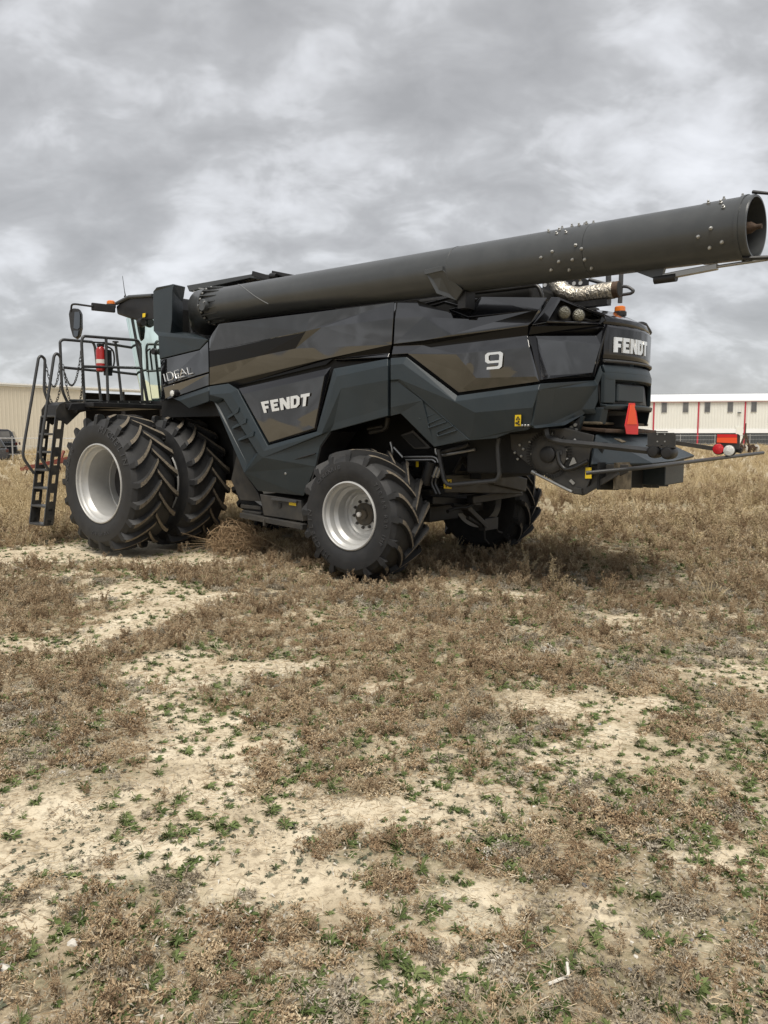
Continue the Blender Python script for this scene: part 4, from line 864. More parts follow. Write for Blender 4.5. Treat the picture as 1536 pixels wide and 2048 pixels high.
part('work_light', MB().lathe([(.06, .05), (.075, 0), (.06, -.05)], S(283, 645, -1.06), (1, 0, 0), 14), 'black', combine, smooth=40)
# mirror on its arm
my = -1.55
part('mirror_arm', MB().bar(S(230, 618, -1.1), S(183, 613, -1.45), .06, .12), 'black', combine, bevel=.01)
part('mirror_rod', MB().tube(rnd_path([S(186, 613, -1.45), S(150, 608, my), S(143, 609, my), S(142, 624, my)], .06), .016, 8), 'black', combine, smooth=40)
mo = [(139, 619), (146, 616), (157, 617), (161.5, 626), (162, 655), (158, 672), (152, 677.5), (145, 673), (140, 655), (137, 628)]
mh = part('mirror_housing', MB().prism([S(x, y, my) for x, y in mo], (-.10, .10, 0)), 'black', combine, bevel=.02)
part('mirror_glass', MB().prism([S(x, y, my - .008) for x, y in ((149, 624), (158.5, 623), (160, 632), (159, 655), (155, 659), (147, 656))], (0, .004, 0)), 'mirror_glass', mh)
part('wide_mirror', MB().prism([S(x, y, my - .008) for x, y in ((147, 661), (157, 661), (155, 672), (151, 674), (147, 671))], (0, .004, 0)), 'mirror_glass', mh)
part('door_handle', MB().tube(rnd_path([S(294, 740, -1.0), S(293, 702, -1.0), S(300, 698, -1.0)], .05), .014, 8), 'black', combine, smooth=40)
part('wiper_hub', MB().lathe([(.05, .04), (.05, -.03)], S(309, 703, -1.03), n=14), 'black', combine)

# ------------------------------------------------------------------ platform, railings, ladder
XA, XB_ = -4.85, -5.62
pf = MB(); pf.box((-5.75, -2.12, 2.10), (-4.6, -.9, 2.17)); part('platform_floor', pf, 'black', combine, bevel=.008)
kp = MB(); kp.prism([B(x, y, XA) for x, y in ((136, 820), (142, 808), (190, 806), (205, 801), (300, 801), (330, 808), (330, 816), (180, 820))], (.015, 0, 0)); kpo = part('kick_plate', kp, 'black', combine)
for x in (206, 226, 246, 266, 286): part('plate_slot', MB().prism([B(a, b, XA + .018) for a, b in ((x - 5, 811), (x - 4, 808), (x + 5, 808), (x + 7, 811))], (.002, 0, 0)), 'paper', kpo)
for x in (214, 236, 258, 280, 300): part('plate_bolt', MB().lathe([(.010, 0), (.010, .012)], B(x, 804.5, XA + .016), (1, 0, 0), 8), 'zinc', kpo)
RT = .022
def rail(pts, x, r=RT, nm='railing', rr=.09): return part(nm, MB().tube(rnd_path([B(px, py, x) for px, py in pts], rr, 5), r, 10), 'rail_grey', combine, smooth=40)
rail([(178, 817), (169, 806), (163, 684), (166, 672), (276, 680.5), (281, 692), (285, 803)], XA)
rail([(165, 733), (283, 736)], XA); rail([(212, 675), (216, 803)], XA)
rail([(142, 820), (124, 781), (120, 683), (126, 679), (186, 684), (190, 694), (202, 803)], XB_)
rail([(128, 735), (188, 741), (205, 742)], XB_); rail([(140, 801), (200, 802)], XB_)
rail([(206, 686), (268, 696), (276, 704), (284, 752)], XB_); rail([(206, 740), (240, 745), (283, 750)], XB_); rail([(231, 685), (244, 803)], XB_)
part('rail_cap', MB().lathe([(.05, 0), (.05, .02)], B(231, 685, XB_), (0, 0, 1), 12), 'black', combine)
# chains hanging across the gate, made of links
def chain(nm, a, b, sag, n):
    a, b = Vector(a), Vector(b); g = MB(); L_ = []
    for i in range(n + 1):
        t = i / n; p = a.lerp(b, t); p.z -= sag * 4 * t * (1 - t); L_.append(p)
    for i in range(n):
        p, q = L_[i], L_[i + 1]; d = (q - p); ln = d.length * .72; d.normalize(); u = d.cross(Vector((0, 1, 0)) if i % 2 else Vector((1, 0, .3))).normalized(); c = (p + q) / 2
        ring = [c + d * (ln * math.cos(t)) + u * (.016 * math.sin(t)) for t in [2 * math.pi * j / 8 for j in range(8)]]
        g.tube(ring, .005, 5, closed=True)
    return part(nm, g, 'ink', combine)
chain('gate_chain', B(122, 705, XB_), B(91, 725, -5.9), .45, 22); chain('gate_chain', B(122, 765, XB_), B(91, 765, -5.9), .33, 18)
chain('gate_chain', B(126, 735, XB_ + .1), B(164, 690, XA), .42, 30); chain('gate_chain', B(164, 685, XA), B(165, 770, XA + .02), .0, 24); chain('gate_chain', B(126, 730, XB_), B(165, 770, XA), .55, 34)
# fire extinguisher strapped to the railing
e0, e1 = Vector(B(202, 743, XA - .10)), Vector(B(201, 694, XA - .10))
fe = part('fire_extinguisher', MB().lathe([(.05, 0), (.068, .012), (.07, .03), (.07, (e1 - e0).length - .05), (.05, (e1 - e0).length - .01), (.03, (e1 - e0).length + .01)], e0, e1 - e0, 24), 'extinguisher_red', combine, smooth=40)
part('valve_head', MB().box((e1.x - .03, e1.y - .05, e1.z), (e1.x + .03, e1.y + .05, e1.z + .05)), 'black', fe, bevel=.008)
part('squeeze_handle', MB().bar((e1.x, e1.y - .14, e1.z + .06), (e1.x, e1.y + .08, e1.z + .07), .03, .02), 'black', fe)
part('label', MB().lathe([(.0705, .12), (.0705, .18)], e0, e1 - e0, 24), 'paper', fe)
part('mount', MB().box((e0.x + .03, e0.y + .02, e0.z - .06), (e0.x + .09, e0.y + .14, e1.z - .04)), 'black', fe, bevel=.006)
part('discharge_hose', MB().tube(rnd_path([(e1.x, e1.y + .08, e1.z + .03), (e1.x, e1.y + .22, e1.z - .02), (e1.x, e1.y + .24, e1.z - .22), (e1.x, e1.y + .14, e1.z - .42)], .12, 5), .014, 8), 'hose', fe, smooth=40)
# ladder: swung out ahead of the wheel, leaning outward at its foot
lt, lbm = (-2.27, 1.98), (-2.53, .33)
xn, xf = -5.38, -5.80
ld = empty('boarding_ladder', (-5.5, -2.3, .3), 0, combine)
def lpart(nm, g, m, **k): 
    o = part(nm, g, m, ld, **k); o.matrix_parent_inverse = Matrix.Translation((5.5, 2.3, -.3)); return o
def lpt(t, x, dy=0): return np.array([x, lt[0] + (lbm[0] - lt[0]) * t + dy, lt[1] + (lbm[1] - lt[1]) * t])
dpl = .14
for x in (xn, xf):
    g = MB()
    ts = [i / 6 for i in range(7)]
    # web plate with a row of windows: two edges and cross ties
    def edge(a, b, w0, w1): g.hexa([lpt(a, x - .006, w0), lpt(a, x + .006, w0), lpt(a, x + .006, w1), lpt(a, x - .006, w1), lpt(b, x - .006, w0), lpt(b, x + .006, w0), lpt(b, x + .006, w1), lpt(b, x - .006, w1)])
    edge(0, 1, 0, .045); edge(0, 1, dpl - .035, dpl + .01)
    for i, t in enumerate(ts):
        edge(max(0, t - .045), min(1, t + .045), .045, dpl - .035)
    edge(.86, 1, .045, dpl - .035); lpart('stringer', g, 'frame_grey')
    lpart('stringer_edge', MB().bar(lpt(0, x, -.005), lpt(1, x, -.005), .022, .012, up=(0, 1, 0)), 'rail_grey')
for t in (0, .167, .333, .5, .667, .833, 1.0):
    g = MB(); a, b = lpt(t, xf, .0), lpt(t, xn, .0)
    g.hexa([a + (0, -.012, -.02), b + (0, -.012, -.02), b + (0, .15, -.02), a + (0, .15, -.02), a + (0, -.012, .012), b + (0, -.012, .012), b + (0, .15, .012), a + (0, .15, .012)])
    lpart('step', g, 'rail_grey', bevel=.006)
g = MB(); arc = [(0, .04), (.10, .16), (.28, .20), (.62, .20)]
for x in (xn, xf):
    q = lpt(0, x)
    g.prism([q + np.array([0, 0, -.02]), q + np.array([0, .0, .10]), q + np.array([0, .06, .18]), q + np.array([0, .16, .22]), q + np.array([0, .60, .22]), q + np.array([0, .58, .10]), q + np.array([0, .40, .06]), q + np.array([0, .17, -.14])], (.012, 0, 0))
lpart('pivot_plate', g, 'frame_grey', bevel=.004)
q = lpt(0, xf); g = MB(); g.prism([q + np.array([0, .03, .0]), q + np.array([0, .05, .16]), q + np.array([0, .17, .22]), q + np.array([0, .20, .10])], (xn - xf, 0, 0)); pb = lpart('pivot_cover', g, 'black', bevel=.008)
lpart('warning_sticker', MB().prism([B(106, 826, xn - .2), B(114, 825, xn - .2), B(113, 834, xn - .2), B(105, 834, xn - .2)], (-.004, 0, 0)), 'yellow')
for pts, x in (([(68, 947), (45, 914), (48, 890), (77, 716), (82, 711), (90, 718), (88, 780), (94, 799), (109, 826)], xf), ([(98, 941), (80, 914), (82, 890), (108, 712), (113, 706), (121, 713), (122, 735)], xn)):
    lpart('hand_rail', MB().tube(rnd_path([B(a, b, x) for a, b in pts], .08, 5), RT, 10), 'rail_grey', smooth=40)

# ------------------------------------------------------------------ noise used for ground relief and plant cover
def _hash(ix, iy, seed):
    n = (ix.astype(np.int64) * 374761393 + iy.astype(np.int64) * 668265263 + seed * 1442695041) & 0x7fffffff
    n = ((n ^ (n >> 13)) * 1274126177) & 0x7fffffff
    return ((n ^ (n >> 16)) & 0xffff) / 65535.0
def vnoise(x, y, seed=0):
    x = np.asarray(x, float); y = np.asarray(y, float)
    ix = np.floor(x); iy = np.floor(y); fx = x - ix; fy = y - iy; fx = fx * fx * (3 - 2 * fx); fy = fy * fy * (3 - 2 * fy)
    a = _hash(ix, iy, seed); b = _hash(ix + 1, iy, seed); c = _hash(ix, iy + 1, seed); d = _hash(ix + 1, iy + 1, seed)
    return (a * (1 - fx) + b * fx) * (1 - fy) + (c * (1 - fx) + d * fx) * fy
def fbm(x, y, o=4, seed=0, g=0.5):
    s = 0; a = 1; t = 0
    for k in range(o):
        s = s + a * vnoise(x * 2 ** k + 17.3 * k, y * 2 ** k - 9.1 * k, seed + k); t += a; a *= g
    return s / t
def rise(x, y):
    d = np.hypot(x, y); return np.clip((d - 18) / 80, 0, 1) * .72 * (y > -5) 
def height(x, y):
    d = np.hypot(x, y); near = np.clip(1 - d / 60, 0, 1)
    return (fbm(x * .35, y * .35, 3, 5) - .5) * .10 * np.clip(d / 4, 0, 1) + (fbm(x * 1.7, y * 1.7, 3, 9) - .5) * .07 * near + (fbm(x * 7, y * 7, 2, 21) - .5) * .022 * np.clip(1 - d / 14, 0, 1) + rise(x, y) - .02
# bare soil, given as spots on the ground (centre, half sizes in metres, strength)
def spot(px, py, rx, ry, s=1.0, rot=0.0):
    p = GW(px, py); return (p[0], p[1], rx, ry, s, rot)
BARE = [spot(60, 1110, 2.4, .55, 2.0), spot(250, 1085, 1.1, .35, 1.4), spot(150, 1150, 1.0, .25, 1.0), spot(330, 1215, .4, .5, 1.2), spot(235, 1250, .25, .6, 1.2), spot(270, 1180, .5, .4, 1.0), spot(420, 1190, .8, .25, .7), spot(330, 1390, .2, .4, 1.2), spot(560, 1140, .9, .18, .6), spot(500, 1330, .45, .2, .8), spot(330, 1330, .25, .25, .8), spot(620, 1325, .4, .15, .6),
        spot(400, 1450, .2, .35, 1.4), spot(430, 1540, .16, .30, 1.3), spot(40, 1600, .35, .25, 1.4), spot(30, 1720, .30, .25, 1.5), spot(20, 1860, .18, .10, .9), spot(470, 1660, .17, .2, 1.3), spot(500, 1740, .14, .14, 1.0), spot(560, 1620, .2, .2, .7), spot(700, 1600, .28, .10, .8), spot(870, 1620, .40, .14, 1.0), spot(640, 1760, .2, .12, .7), spot(590, 1880, .10, .05, .9),
        spot(1010, 1185, .8, .22, 1.0), spot(830, 1165, .6, .12, .6), spot(1240, 1420, .55, .25, 1.0), spot(1120, 1400, .3, .2, .8), spot(1180, 1500, .35, .18, .7), spot(1010, 1570, .3, .12, .8), spot(1190, 1800, .12, .12, 1.0), spot(1000, 1780, .25, .12, .6), spot(1500, 1340, .35, .25, .8), spot(1240, 980, 2.2, .9, .7), spot(1160, 1155, .5, .12, .8), spot(740, 1370, .3, .15, .7), spot(1340, 1155, .4, .1, .7), spot(20, 1280, .4, .2, .8), spot(1450, 1720, .2, .1, .7), spot(820, 1950, .12, .06, .7), spot(1240, 1225, .7, .25, .6)]
def cover(x, y):
    """0 bare .. 1 thick growth"""
    x = np.asarray(x, float); y = np.asarray(y, float)
    c = fbm(x * 1.3, y * 1.3, 4, 31) * .8 + fbm(x * 5.0, y * 5.0, 4, 44) * .75 - .18
    wx = (fbm(x * 2.3, y * 2.3, 3, 61) - .5) * .55; wy = (fbm(x * 2.3, y * 2.3, 3, 71) - .5) * .55
    for (cx, cy, rx, ry, s, ro) in BARE:
        d2 = ((x + wx * min(rx, 1) - cx) / (rx * 1.0)) ** 2 + ((y + wy * min(ry * 2, 1) - cy) / (ry * 1.3)) ** 2
        c = c - s * .55 * np.exp(-d2)
    d = np.hypot(x, y); c = c + .10 * np.clip((d - 9) / 10, 0, 1) + .16 * np.clip((x - 2) / 3, 0, 1) * np.clip((d - 8) / 4, 0, 1)
    return np.clip((c - .06) / .60, 0, 1)

# ------------------------------------------------------------------ the ground, one sheet to the horizon
def axis_pts(fine, lo, hi, far):
    a = list(np.arange(lo, hi + 1e-6, fine)); st = fine; v = hi
    while v < far: st *= 1.18; v += st; a.append(v)
    st = fine; v = lo
    while v > -far: st *= 1.18; v -= st; a.insert(0, v)
    return np.array(a)
gx = axis_pts(.05, -3.0, 3.0, 3000); gy = axis_pts(.05, 1.2, 8.0, 3000)
GX, GY = np.meshgrid(gx, gy); GZ = height(GX, GY); CV = cover(GX, GY)
ny, nx = GX.shape
me = bpy.data.meshes.new('ground'); idx = np.arange(nx * ny).reshape(ny, nx)
q = np.stack([idx[:-1, :-1], idx[:-1, 1:], idx[1:, 1:], idx[1:, :-1]], -1).reshape(-1, 4)
me.vertices.add(nx * ny); me.vertices.foreach_set('co', np.stack([GX, GY, GZ], -1).reshape(-1))
me.loops.add(q.size); me.loops.foreach_set('vertex_index', q.reshape(-1)); me.polygons.add(len(q)); me.polygons.foreach_set('loop_start', np.arange(len(q)) * 4); me.polygons.foreach_set('loop_total', np.full(len(q), 4))
me.update(calc_edges=True); me.validate(); me.polygons.foreach_set('use_smooth', [True] * len(me.polygons))
at = me.attributes.new('cover', 'FLOAT', 'POINT'); at.data.foreach_set('value', CV.reshape(-1))
m = bpy.data.materials.new('soil'); m.use_nodes = True; t = m.node_tree; b = t.nodes['Principled BSDF']; b.inputs['Roughness'].default_value = .95; b.inputs['Specular IOR Level'].default_value = .15
geo = N(t, 'ShaderNodeNewGeometry'); att = N(t, 'ShaderNodeAttribute', attribute_name='cover')
def noise(sc_, det=6.0, ro=.6, dist=0.0):
    n = N(t, 'ShaderNodeTexNoise', i_Scale=sc_, i_Detail=det, i_Roughness=ro, i_Distortion=dist); L(t, geo.outputs['Position'], n.inputs[0]); return n.outputs[0]
r1 = ramp(t, [(.30, (.43, .36, .255)), (.48, (.61, .525, .385)), (.66, (.71, .635, .49))]); L(t, noise(2.2, 5, .62), r1.inputs[0])
r2 = ramp(t, [(.36, (.62, .60, .58)), (.52, (1, 1, 1))]); L(t, noise(26, 4, .7), r2.inputs[0])
soil = mixc(t, 1.0, r1.outputs[0], r2.outputs[0], 'MULTIPLY')
r3 = ramp(t, [(.30, (.16, .125, .082)), (.46, (.28, .225, .15)), (.60, (.38, .31, .215)), (.74, (.52, .45, .34))]); L(t, noise(55, 3, .72), r3.inputs[0])
r4 = ramp(t, [(.40, (.10, .125, .055)), (.60, (.34, .27, .18))]); L(t, noise(6, 5, .6), r4.inputs[0])
litter = mixc(t, .42, r3.outputs[0], r4.outputs[0])
f0 = math_n(t, 'ADD', att.outputs['Fac'], math_n(t, 'MULTIPLY', math_n(t, 'SUBTRACT', noise(14, 5, .7), .5), 1.3))
f1 = ramp(t, [(.22, 0.0), (.80, .85)]); L(t, f0, f1.inputs[0])
col1 = mixc(t, f1.outputs[0], soil, litter)
vo = N(t, 'ShaderNodeTexVoronoi', i_Scale=48.0, i_Randomness=1.0); L(t, geo.outputs['Position'], vo.inputs[0])
pk = ramp(t, [(.10, 1.0), (.16, 0.0)]); L(t, vo.outputs['Distance'], pk.inputs[0])
pm = math_n(t, 'MULTIPLY', pk.outputs[0], math_n(t, 'GREATER_THAN', noise(3.1, 3), .56))
col2 = mixc(t, math_n(t, 'MULTIPLY', pm, .75), col1, (.55, .52, .46))
# far off the cover is one dry tan
cd = N(t, 'ShaderNodeVectorMath', operation='LENGTH'); L(t, geo.outputs['Position'], cd.inputs[0])
fr_ = ramp(t, [(0.0, 0.0), (1.0, 1.0)]); L(t, math_n(t, 'DIVIDE', math_n(t, 'SUBTRACT', cd.outputs['Value'], 22.0), 40.0, True), fr_.inputs[0])
rf = ramp(t, [(.3, (.40, .34, .235)), (.55, (.51, .44, .32)), (.75, (.57, .51, .385))]); L(t, noise(.35, 7, .65), rf.inputs[0])
L(t, mixc(t, fr_.outputs[0], col2, rf.outputs[0]), b.inputs['Base Color'])
bp_ = N(t, 'ShaderNodeBump', i_Strength=.9, i_Distance=.012); L(t, math_n(t, 'ADD', noise(38, 5, .7), math_n(t, 'MULTIPLY', noise(9, 4), .8)), bp_.inputs['Height']); L(t, bp_.outputs[0], b.inputs['Normal'])
MATS['soil'] = m; me.materials.append(m)
go = bpy.data.objects.new('ground', me); COL.objects.link(go); tag(go, kind='structure')

# ------------------------------------------------------------------ plants: prototypes, then scattered
def plant_mat(name, stops, rough=.75, trans=.0):
    m = bpy.data.materials.new(name); m.use_nodes = True; t = m.node_tree; b = t.nodes['Principled BSDF']; b.inputs['Roughness'].default_value = rough; b.inputs['Specular IOR Level'].default_value = .25
    oi = N(t, 'ShaderNodeObjectInfo'); geo = N(t, 'ShaderNodeNewGeometry'); n = N(t, 'ShaderNodeTexNoise', i_Scale=30.0, i_Detail=2.0); L(t, geo.outputs['Position'], n.inputs[0])
    at = N(t, 'ShaderNodeAttribute', attribute_name='shade')
    f = math_n(t, 'ADD', math_n(t, 'MULTIPLY', oi.outputs['Random'], .5), math_n(t, 'ADD', math_n(t, 'MULTIPLY', n.outputs[0], .2), math_n(t, 'MULTIPLY', at.outputs['Fac'], .32)))
    r = ramp(t, stops); L(t, f, r.inputs[0]); L(t, r.outputs[0], b.inputs['Base Color'])
    MATS[name] = m
plant_mat('dry_brown', [(.12, (.145, .095, .058)), (.35, (.262, .178, .105)), (.55, (.375, .275, .168)), (.75, (.49, .39, .255)), (.95, (.63, .54, .39))])
plant_mat('dry_tan', [(.12, (.30, .225, .125)), (.45, (.46, .36, .21)), (.75, (.58, .47, .29)), (.95, (.68, .59, .41))])
plant_mat('dry_grey', [(.12, (.16, .135, .10)), (.45, (.285, .245, .185)), (.78, (.42, .375, .30)), (.95, (.70, .68, .62))])
plant_mat('green_leaf', [(.12, (.052, .076, .022)), (.45, (.095, .13, .042)), (.75, (.145, .18, .065)), (.95, (.215, .24, .11))])
plant_mat('greygreen', [(.12, (.055, .062, .040)), (.5, (.095, .105, .068)), (.95, (.17, .175, .125))])
plant_mat('twig', [(.12, (.30, .23, .14)), (.5, (.46, .38, .26)), (.95, (.66, .60, .48))])
pr = random.Random(3)
class PB(MB):
    def __init__(s): super().__init__(); s.sh = []
    def leaf(s, p, d, ln, wd, up=None, shade=.5, bend=0.0, mi=0):
        d = Vector(d).normalized(); u = Vector((pr.uniform(-1, 1), pr.uniform(-1, 1), pr.uniform(-.3, 1))) if up is None else Vector(up)
        sd = d.cross(u); sd = sd.normalized() if sd.length > 1e-4 else Vector((1, 0, 0)); n = sd.cross(d); p = Vector(p)
        m_ = p + d * ln * .5 + n * bend * ln; e = p + d * ln
        s.add([p, m_ + sd * wd, e, m_ - sd * wd], [(0, 1, 2, 3)], mi); s.sh.append(shade)
    def stick(s, a, b, r, shade=.5, mi=0, r2=None):
        a, b = Vector(a), Vector(b); d = (b - a).normalized(); u = d.cross(Vector((.3, .2, 1))).normalized(); v = d.cross(u); r2 = r if r2 is None else r2
        vs = [a + (u * math.cos(k * 2.094) + v * math.sin(k * 2.094)) * r for k in range(3)] + [b + (u * math.cos(k * 2.094) + v * math.sin(k * 2.094)) * r2 for k in range(3)]
        s.add(vs, [(0, 1, 4, 3), (1, 2, 5, 4), (2, 0, 3, 5)], mi); s.sh += [shade] * 3
    def finish(s, name, mats, coll):
        me = bpy.data.meshes.new(name); me.from_pydata(s.v, [], s.f); me.polygons.foreach_set('material_index', s.m)
        a = me.attributes.new('shade', 'FLOAT', 'FACE'); a.data.foreach_set('value', s.sh)
        for m in mats: me.materials.append(MATS[m])
        o = bpy.data.objects.new(name, me); coll.objects.link(o); return o
def rv(a=1.0): return Vector((pr.uniform(-a, a), pr.uniform(-a, a), pr.uniform(-a, a)))
def weed(h, spread, stems, coll, name, mats=('dry_brown', 'twig'), dens=1.0, size=1.0):
    """upright dead weed: branching stems dressed with tiny curled leaves and seed"""
    p = PB()
    for k in range(stems):
        a = pr.uniform(0, 6.28); ln = h * pr.uniform(.55, 1.1); d = Vector((math.cos(a) * spread * pr.uniform(.1, 1), math.sin(a) * spread * pr.uniform(.1, 1), 1)).normalized()
        q = Vector((pr.uniform(-.02, .02), pr.uniform(-.02, .02), 0)); seg = 5
        for i in range(seg):
            d2 = (d + rv(.16)).normalized(); e = q + d2 * ln / seg; p.stick(q, e, .0022 * (1 - i * .13) * size, pr.uniform(.3, 1), 1)
            nb = 2 if i else 1
            for b in range(nb):
                bd = (d2 * .7 + rv(.9)); bd.z = abs(bd.z) * .8 + .2; bd.normalize(); bl = ln * pr.uniform(.10, .26); bs = q.lerp(e, pr.random()); be = bs + bd * bl; p.stick(bs, be, .0011 * size, pr.uniform(.2, 1), 1)
                for c in range(int(9 * dens)):
                    lp_ = bs.lerp(be, pr.uniform(.15, 1.05)) + rv(.006); p.leaf(lp_, bd * .4 + rv(.8), pr.uniform(.008, .02) * size, pr.uniform(.002, .0045) * size, shade=pr.random(), bend=pr.uniform(-.3, .3))
            for c in range(int(6 * dens)):
                p.leaf(q.lerp(e, pr.random()) + rv(.005), d2 * .5 + rv(.8), pr.uniform(.008, .02) * size, pr.uniform(.002, .004) * size, shade=pr.random(), bend=pr.uniform(-.3, .3))
            q = e
    return p.finish(name, mats, coll)
def mat_weed(r, n, coll, name, mats):
    """low tangled mat of dead stems and leaf litter"""
    p = PB()
    for k in range(n):
        a = pr.uniform(0, 6.28); q = Vector((math.cos(a), math.sin(a), 0)) * r * math.sqrt(pr.random()) * .8; q.z = pr.uniform(0, .02); d = rv(1); d.z = abs(d.z) * .45 + .05; d.normalize()
        for i in range(4):
            e = q + (d + rv(.5)).normalized() * r * pr.uniform(.12, .26); e.z = max(.003, e.z * .9); p.stick(q, e, .0014, pr.random(), 1)
            for c in range(7): p.leaf(q.lerp(e, pr.random()) + rv(.006), rv(1), pr.uniform(.008, .022), pr.uniform(.0025, .005), shade=pr.random(), bend=pr.uniform(-.4, .4))
            q = e
    return p.finish(name, mats, coll)
def rosette(r, n, coll, name, mats=('green_leaf',), lift=.35, wd=.16):
    p = PB()
    for k in range(n):
        a = k * 2.4 + pr.uniform(-.3, .3); ln = r * pr.uniform(.5, 1.1); el = pr.uniform(.05, lift) if k < n * .6 else pr.uniform(lift * .6, lift * 2)
        d = Vector((math.cos(a), math.sin(a), el)); s_ = pr.random()
        m1 = d * ln * .55; e = Vector((d.x * ln, d.y * ln, d.z * ln * .55)); sd = Vector((-math.sin(a), math.cos(a), pr.uniform(-.3, .3))) * ln * wd * pr.uniform(.7, 1.2)
        p.add([Vector((0, 0, .004)), m1 + sd, e, m1 - sd, ], [(0, 1, 2, 3)]); p.sh.append(s_)
        p.v[-3] = tuple(Vector(p.v[-3]) + Vector((0, 0, .004)))
    return p.finish(name, mats, coll)
def twigs(r, n, coll, name, thick=.0014):
    p = PB()
    def br(q, d, ln, lv):
        for i in range(3):
            d = (d + rv(.4)).normalized(); e = q + d * ln / 3; e.z = max(e.z, .004); p.stick(q, e, thick * (.55 + .22 * lv), pr.random()); q = e
            if lv and pr.random() < .8: d3 = (d + rv(.9)); d3.z = abs(d3.z) * .6; br(q, d3.normalized(), ln * .55, lv - 1)
    for k in range(n):
        a = pr.uniform(0, 6.28); br(Vector((pr.uniform(-.2, .2) * r, pr.uniform(-.2, .2) * r, .004)), Vector((math.cos(a), math.sin(a), pr.uniform(.05, .8))).normalized(), r * pr.uniform(.6, 1.1), 2)
    return p.finish(name, ('twig',), coll)
def tuft(h, n, r, coll, name, mats=('dry_tan',), w=.004):
    p = PB()
    for k in range(n):
        a = pr.uniform(0, 6.28); q = Vector((math.cos(a), math.sin(a), 0)) * r * pr.random(); ln = h * pr.uniform(.45, 1.1); ln_ = pr.uniform(.1, .7); d = Vector((math.cos(a) * ln_, math.sin(a) * ln_, 1)).normalized() + rv(.15)
        sd = d.cross(rv(1)).normalized() * w * pr.uniform(.6, 1.3); m1 = q + d * ln * .55; e = q + d * ln + Vector((d.x, d.y, -.25)) * ln * pr.uniform(0, .45)
        p.add([q - sd, q + sd, m1 + sd * .8, m1 - sd * .8], [(0, 1, 2, 3)]); p.add([m1 - sd * .8, m1 + sd * .8, e], [(0, 1, 2)]); s_ = pr.random(); p.sh += [s_, s_]
        if pr.random() < .5:
            for c in range(5): p.leaf(m1.lerp(e, pr.uniform(.3, 1)) + rv(.012), d + rv(.7), pr.uniform(.02, .05), w * 1.3, shade=pr.random())
    return p.finish(name, mats, coll)
def flakes(r, n, coll, name, mats):
    p = PB()
    for k in range(n):
        a = pr.uniform(0, 6.28); q = Vector((math.cos(a), math.sin(a), 0)) * r * math.sqrt(pr.random()); q.z = pr.uniform(.002, .018); d = rv(1); d.z *= .35
        p.leaf(q, d, pr.uniform(.010, .032), pr.uniform(.002, .005), up=(pr.uniform(-.5, .5), pr.uniform(-.5, .5), 1), shade=pr.random(), bend=pr.uniform(.05, .5))
    return p.finish(name, mats, coll)
def scatter(name, label, cat, coll, P, scl, idx, tilt=.12, zoff=0.0):
    n = len(P); me = bpy.data.meshes.new(name); P3 = np.column_stack([P[:, 0], P[:, 1], height(P[:, 0], P[:, 1]) + zoff]); me.from_pydata(P3.tolist(), [], [])
    rot = np.column_stack([rng.normal(0, tilt, n), rng.normal(0, tilt, n), rng.uniform(0, 6.283, n)])
    a = me.attributes.new('rot', 'FLOAT_VECTOR', 'POINT'); a.data.foreach_set('vector', rot.reshape(-1)); a = me.attributes.new('scl', 'FLOAT', 'POINT'); a.data.foreach_set('value', scl.astype(float)); a = me.attributes.new('pick', 'INT', 'POINT'); a.data.foreach_set('value', idx.astype(np.int32))
    o = bpy.data.objects.new(name, me); COL.objects.link(o); tag(o, label, cat, kind='stuff')
    ng = bpy.data.node_groups.new(name, 'GeometryNodeTree'); ng.interface.new_socket('Geometry', in_out='INPUT', socket_type='NodeSocketGeometry'); ng.interface.new_socket('Geometry', in_out='OUTPUT', socket_type='NodeSocketGeometry')
    gi = ng.nodes.new('NodeGroupInput'); gout = ng.nodes.new('NodeGroupOutput'); ip = ng.nodes.new('GeometryNodeInstanceOnPoints'); ci = ng.nodes.new('GeometryNodeCollectionInfo'); ci.inputs['Collection'].default_value = coll; ci.inputs['Separate Children'].default_value = True; ci.inputs['Reset Children'].default_value = True
    def na(nm, ty): q = ng.nodes.new('GeometryNodeInputNamedAttribute'); q.data_type = ty; q.inputs['Name'].default_value = nm; return q.outputs['Attribute']
    ng.links.new(gi.outputs[0], ip.inputs['Points']); ng.links.new(ci.outputs[0], ip.inputs['Instance']); ip.inputs['Pick Instance'].default_value = True
    ng.links.new(na('pick', 'INT'), ip.inputs['Instance Index']); ng.links.new(na('rot', 'FLOAT_VECTOR'), ip.inputs['Rotation']); ng.links.new(na('scl', 'FLOAT'), ip.inputs['Scale']); ng.links.new(ip.outputs[0], gout.inputs[0])
    md = o.modifiers.new('scatter', 'NODES'); md.node_group = ng; return o
def field(n, dmin, dmax, power=1.0, half=.56):
    """random ground points inside the view wedge (and a margin), evenly spread over area when power = 1"""
    d = (rng.random(n) * (dmax ** (2 * power) - dmin ** (2 * power)) + dmin ** (2 * power)) ** (1 / (2 * power)); a = rng.uniform(-half, half, n)
    return np.column_stack([d * np.sin(a), d * np.cos(a)])
def off_machine(P):                          # keep plants out of the tyres
    d = P - ORG[:2]; lx = d @ AX[:2]; ly = d @ AY[:2]; bad = np.zeros(len(P), bool)
    for cx, y0, y1, hl in ((-4.05, -2.5, -1.0, .42), (-4.05, 1.0, 2.5, .42), (0, -1.8, -1.1, .36), (0, 1.1, 1.8, .36)): bad |= (np.abs(lx - cx) < hl) & (ly > y0) & (ly < y1)
    return ~bad
def coll(n): return bpy.data.collections.new(n)
def pick(P, prob): k = (rng.random(len(P)) < prob) & off_machine(P); return P[k]
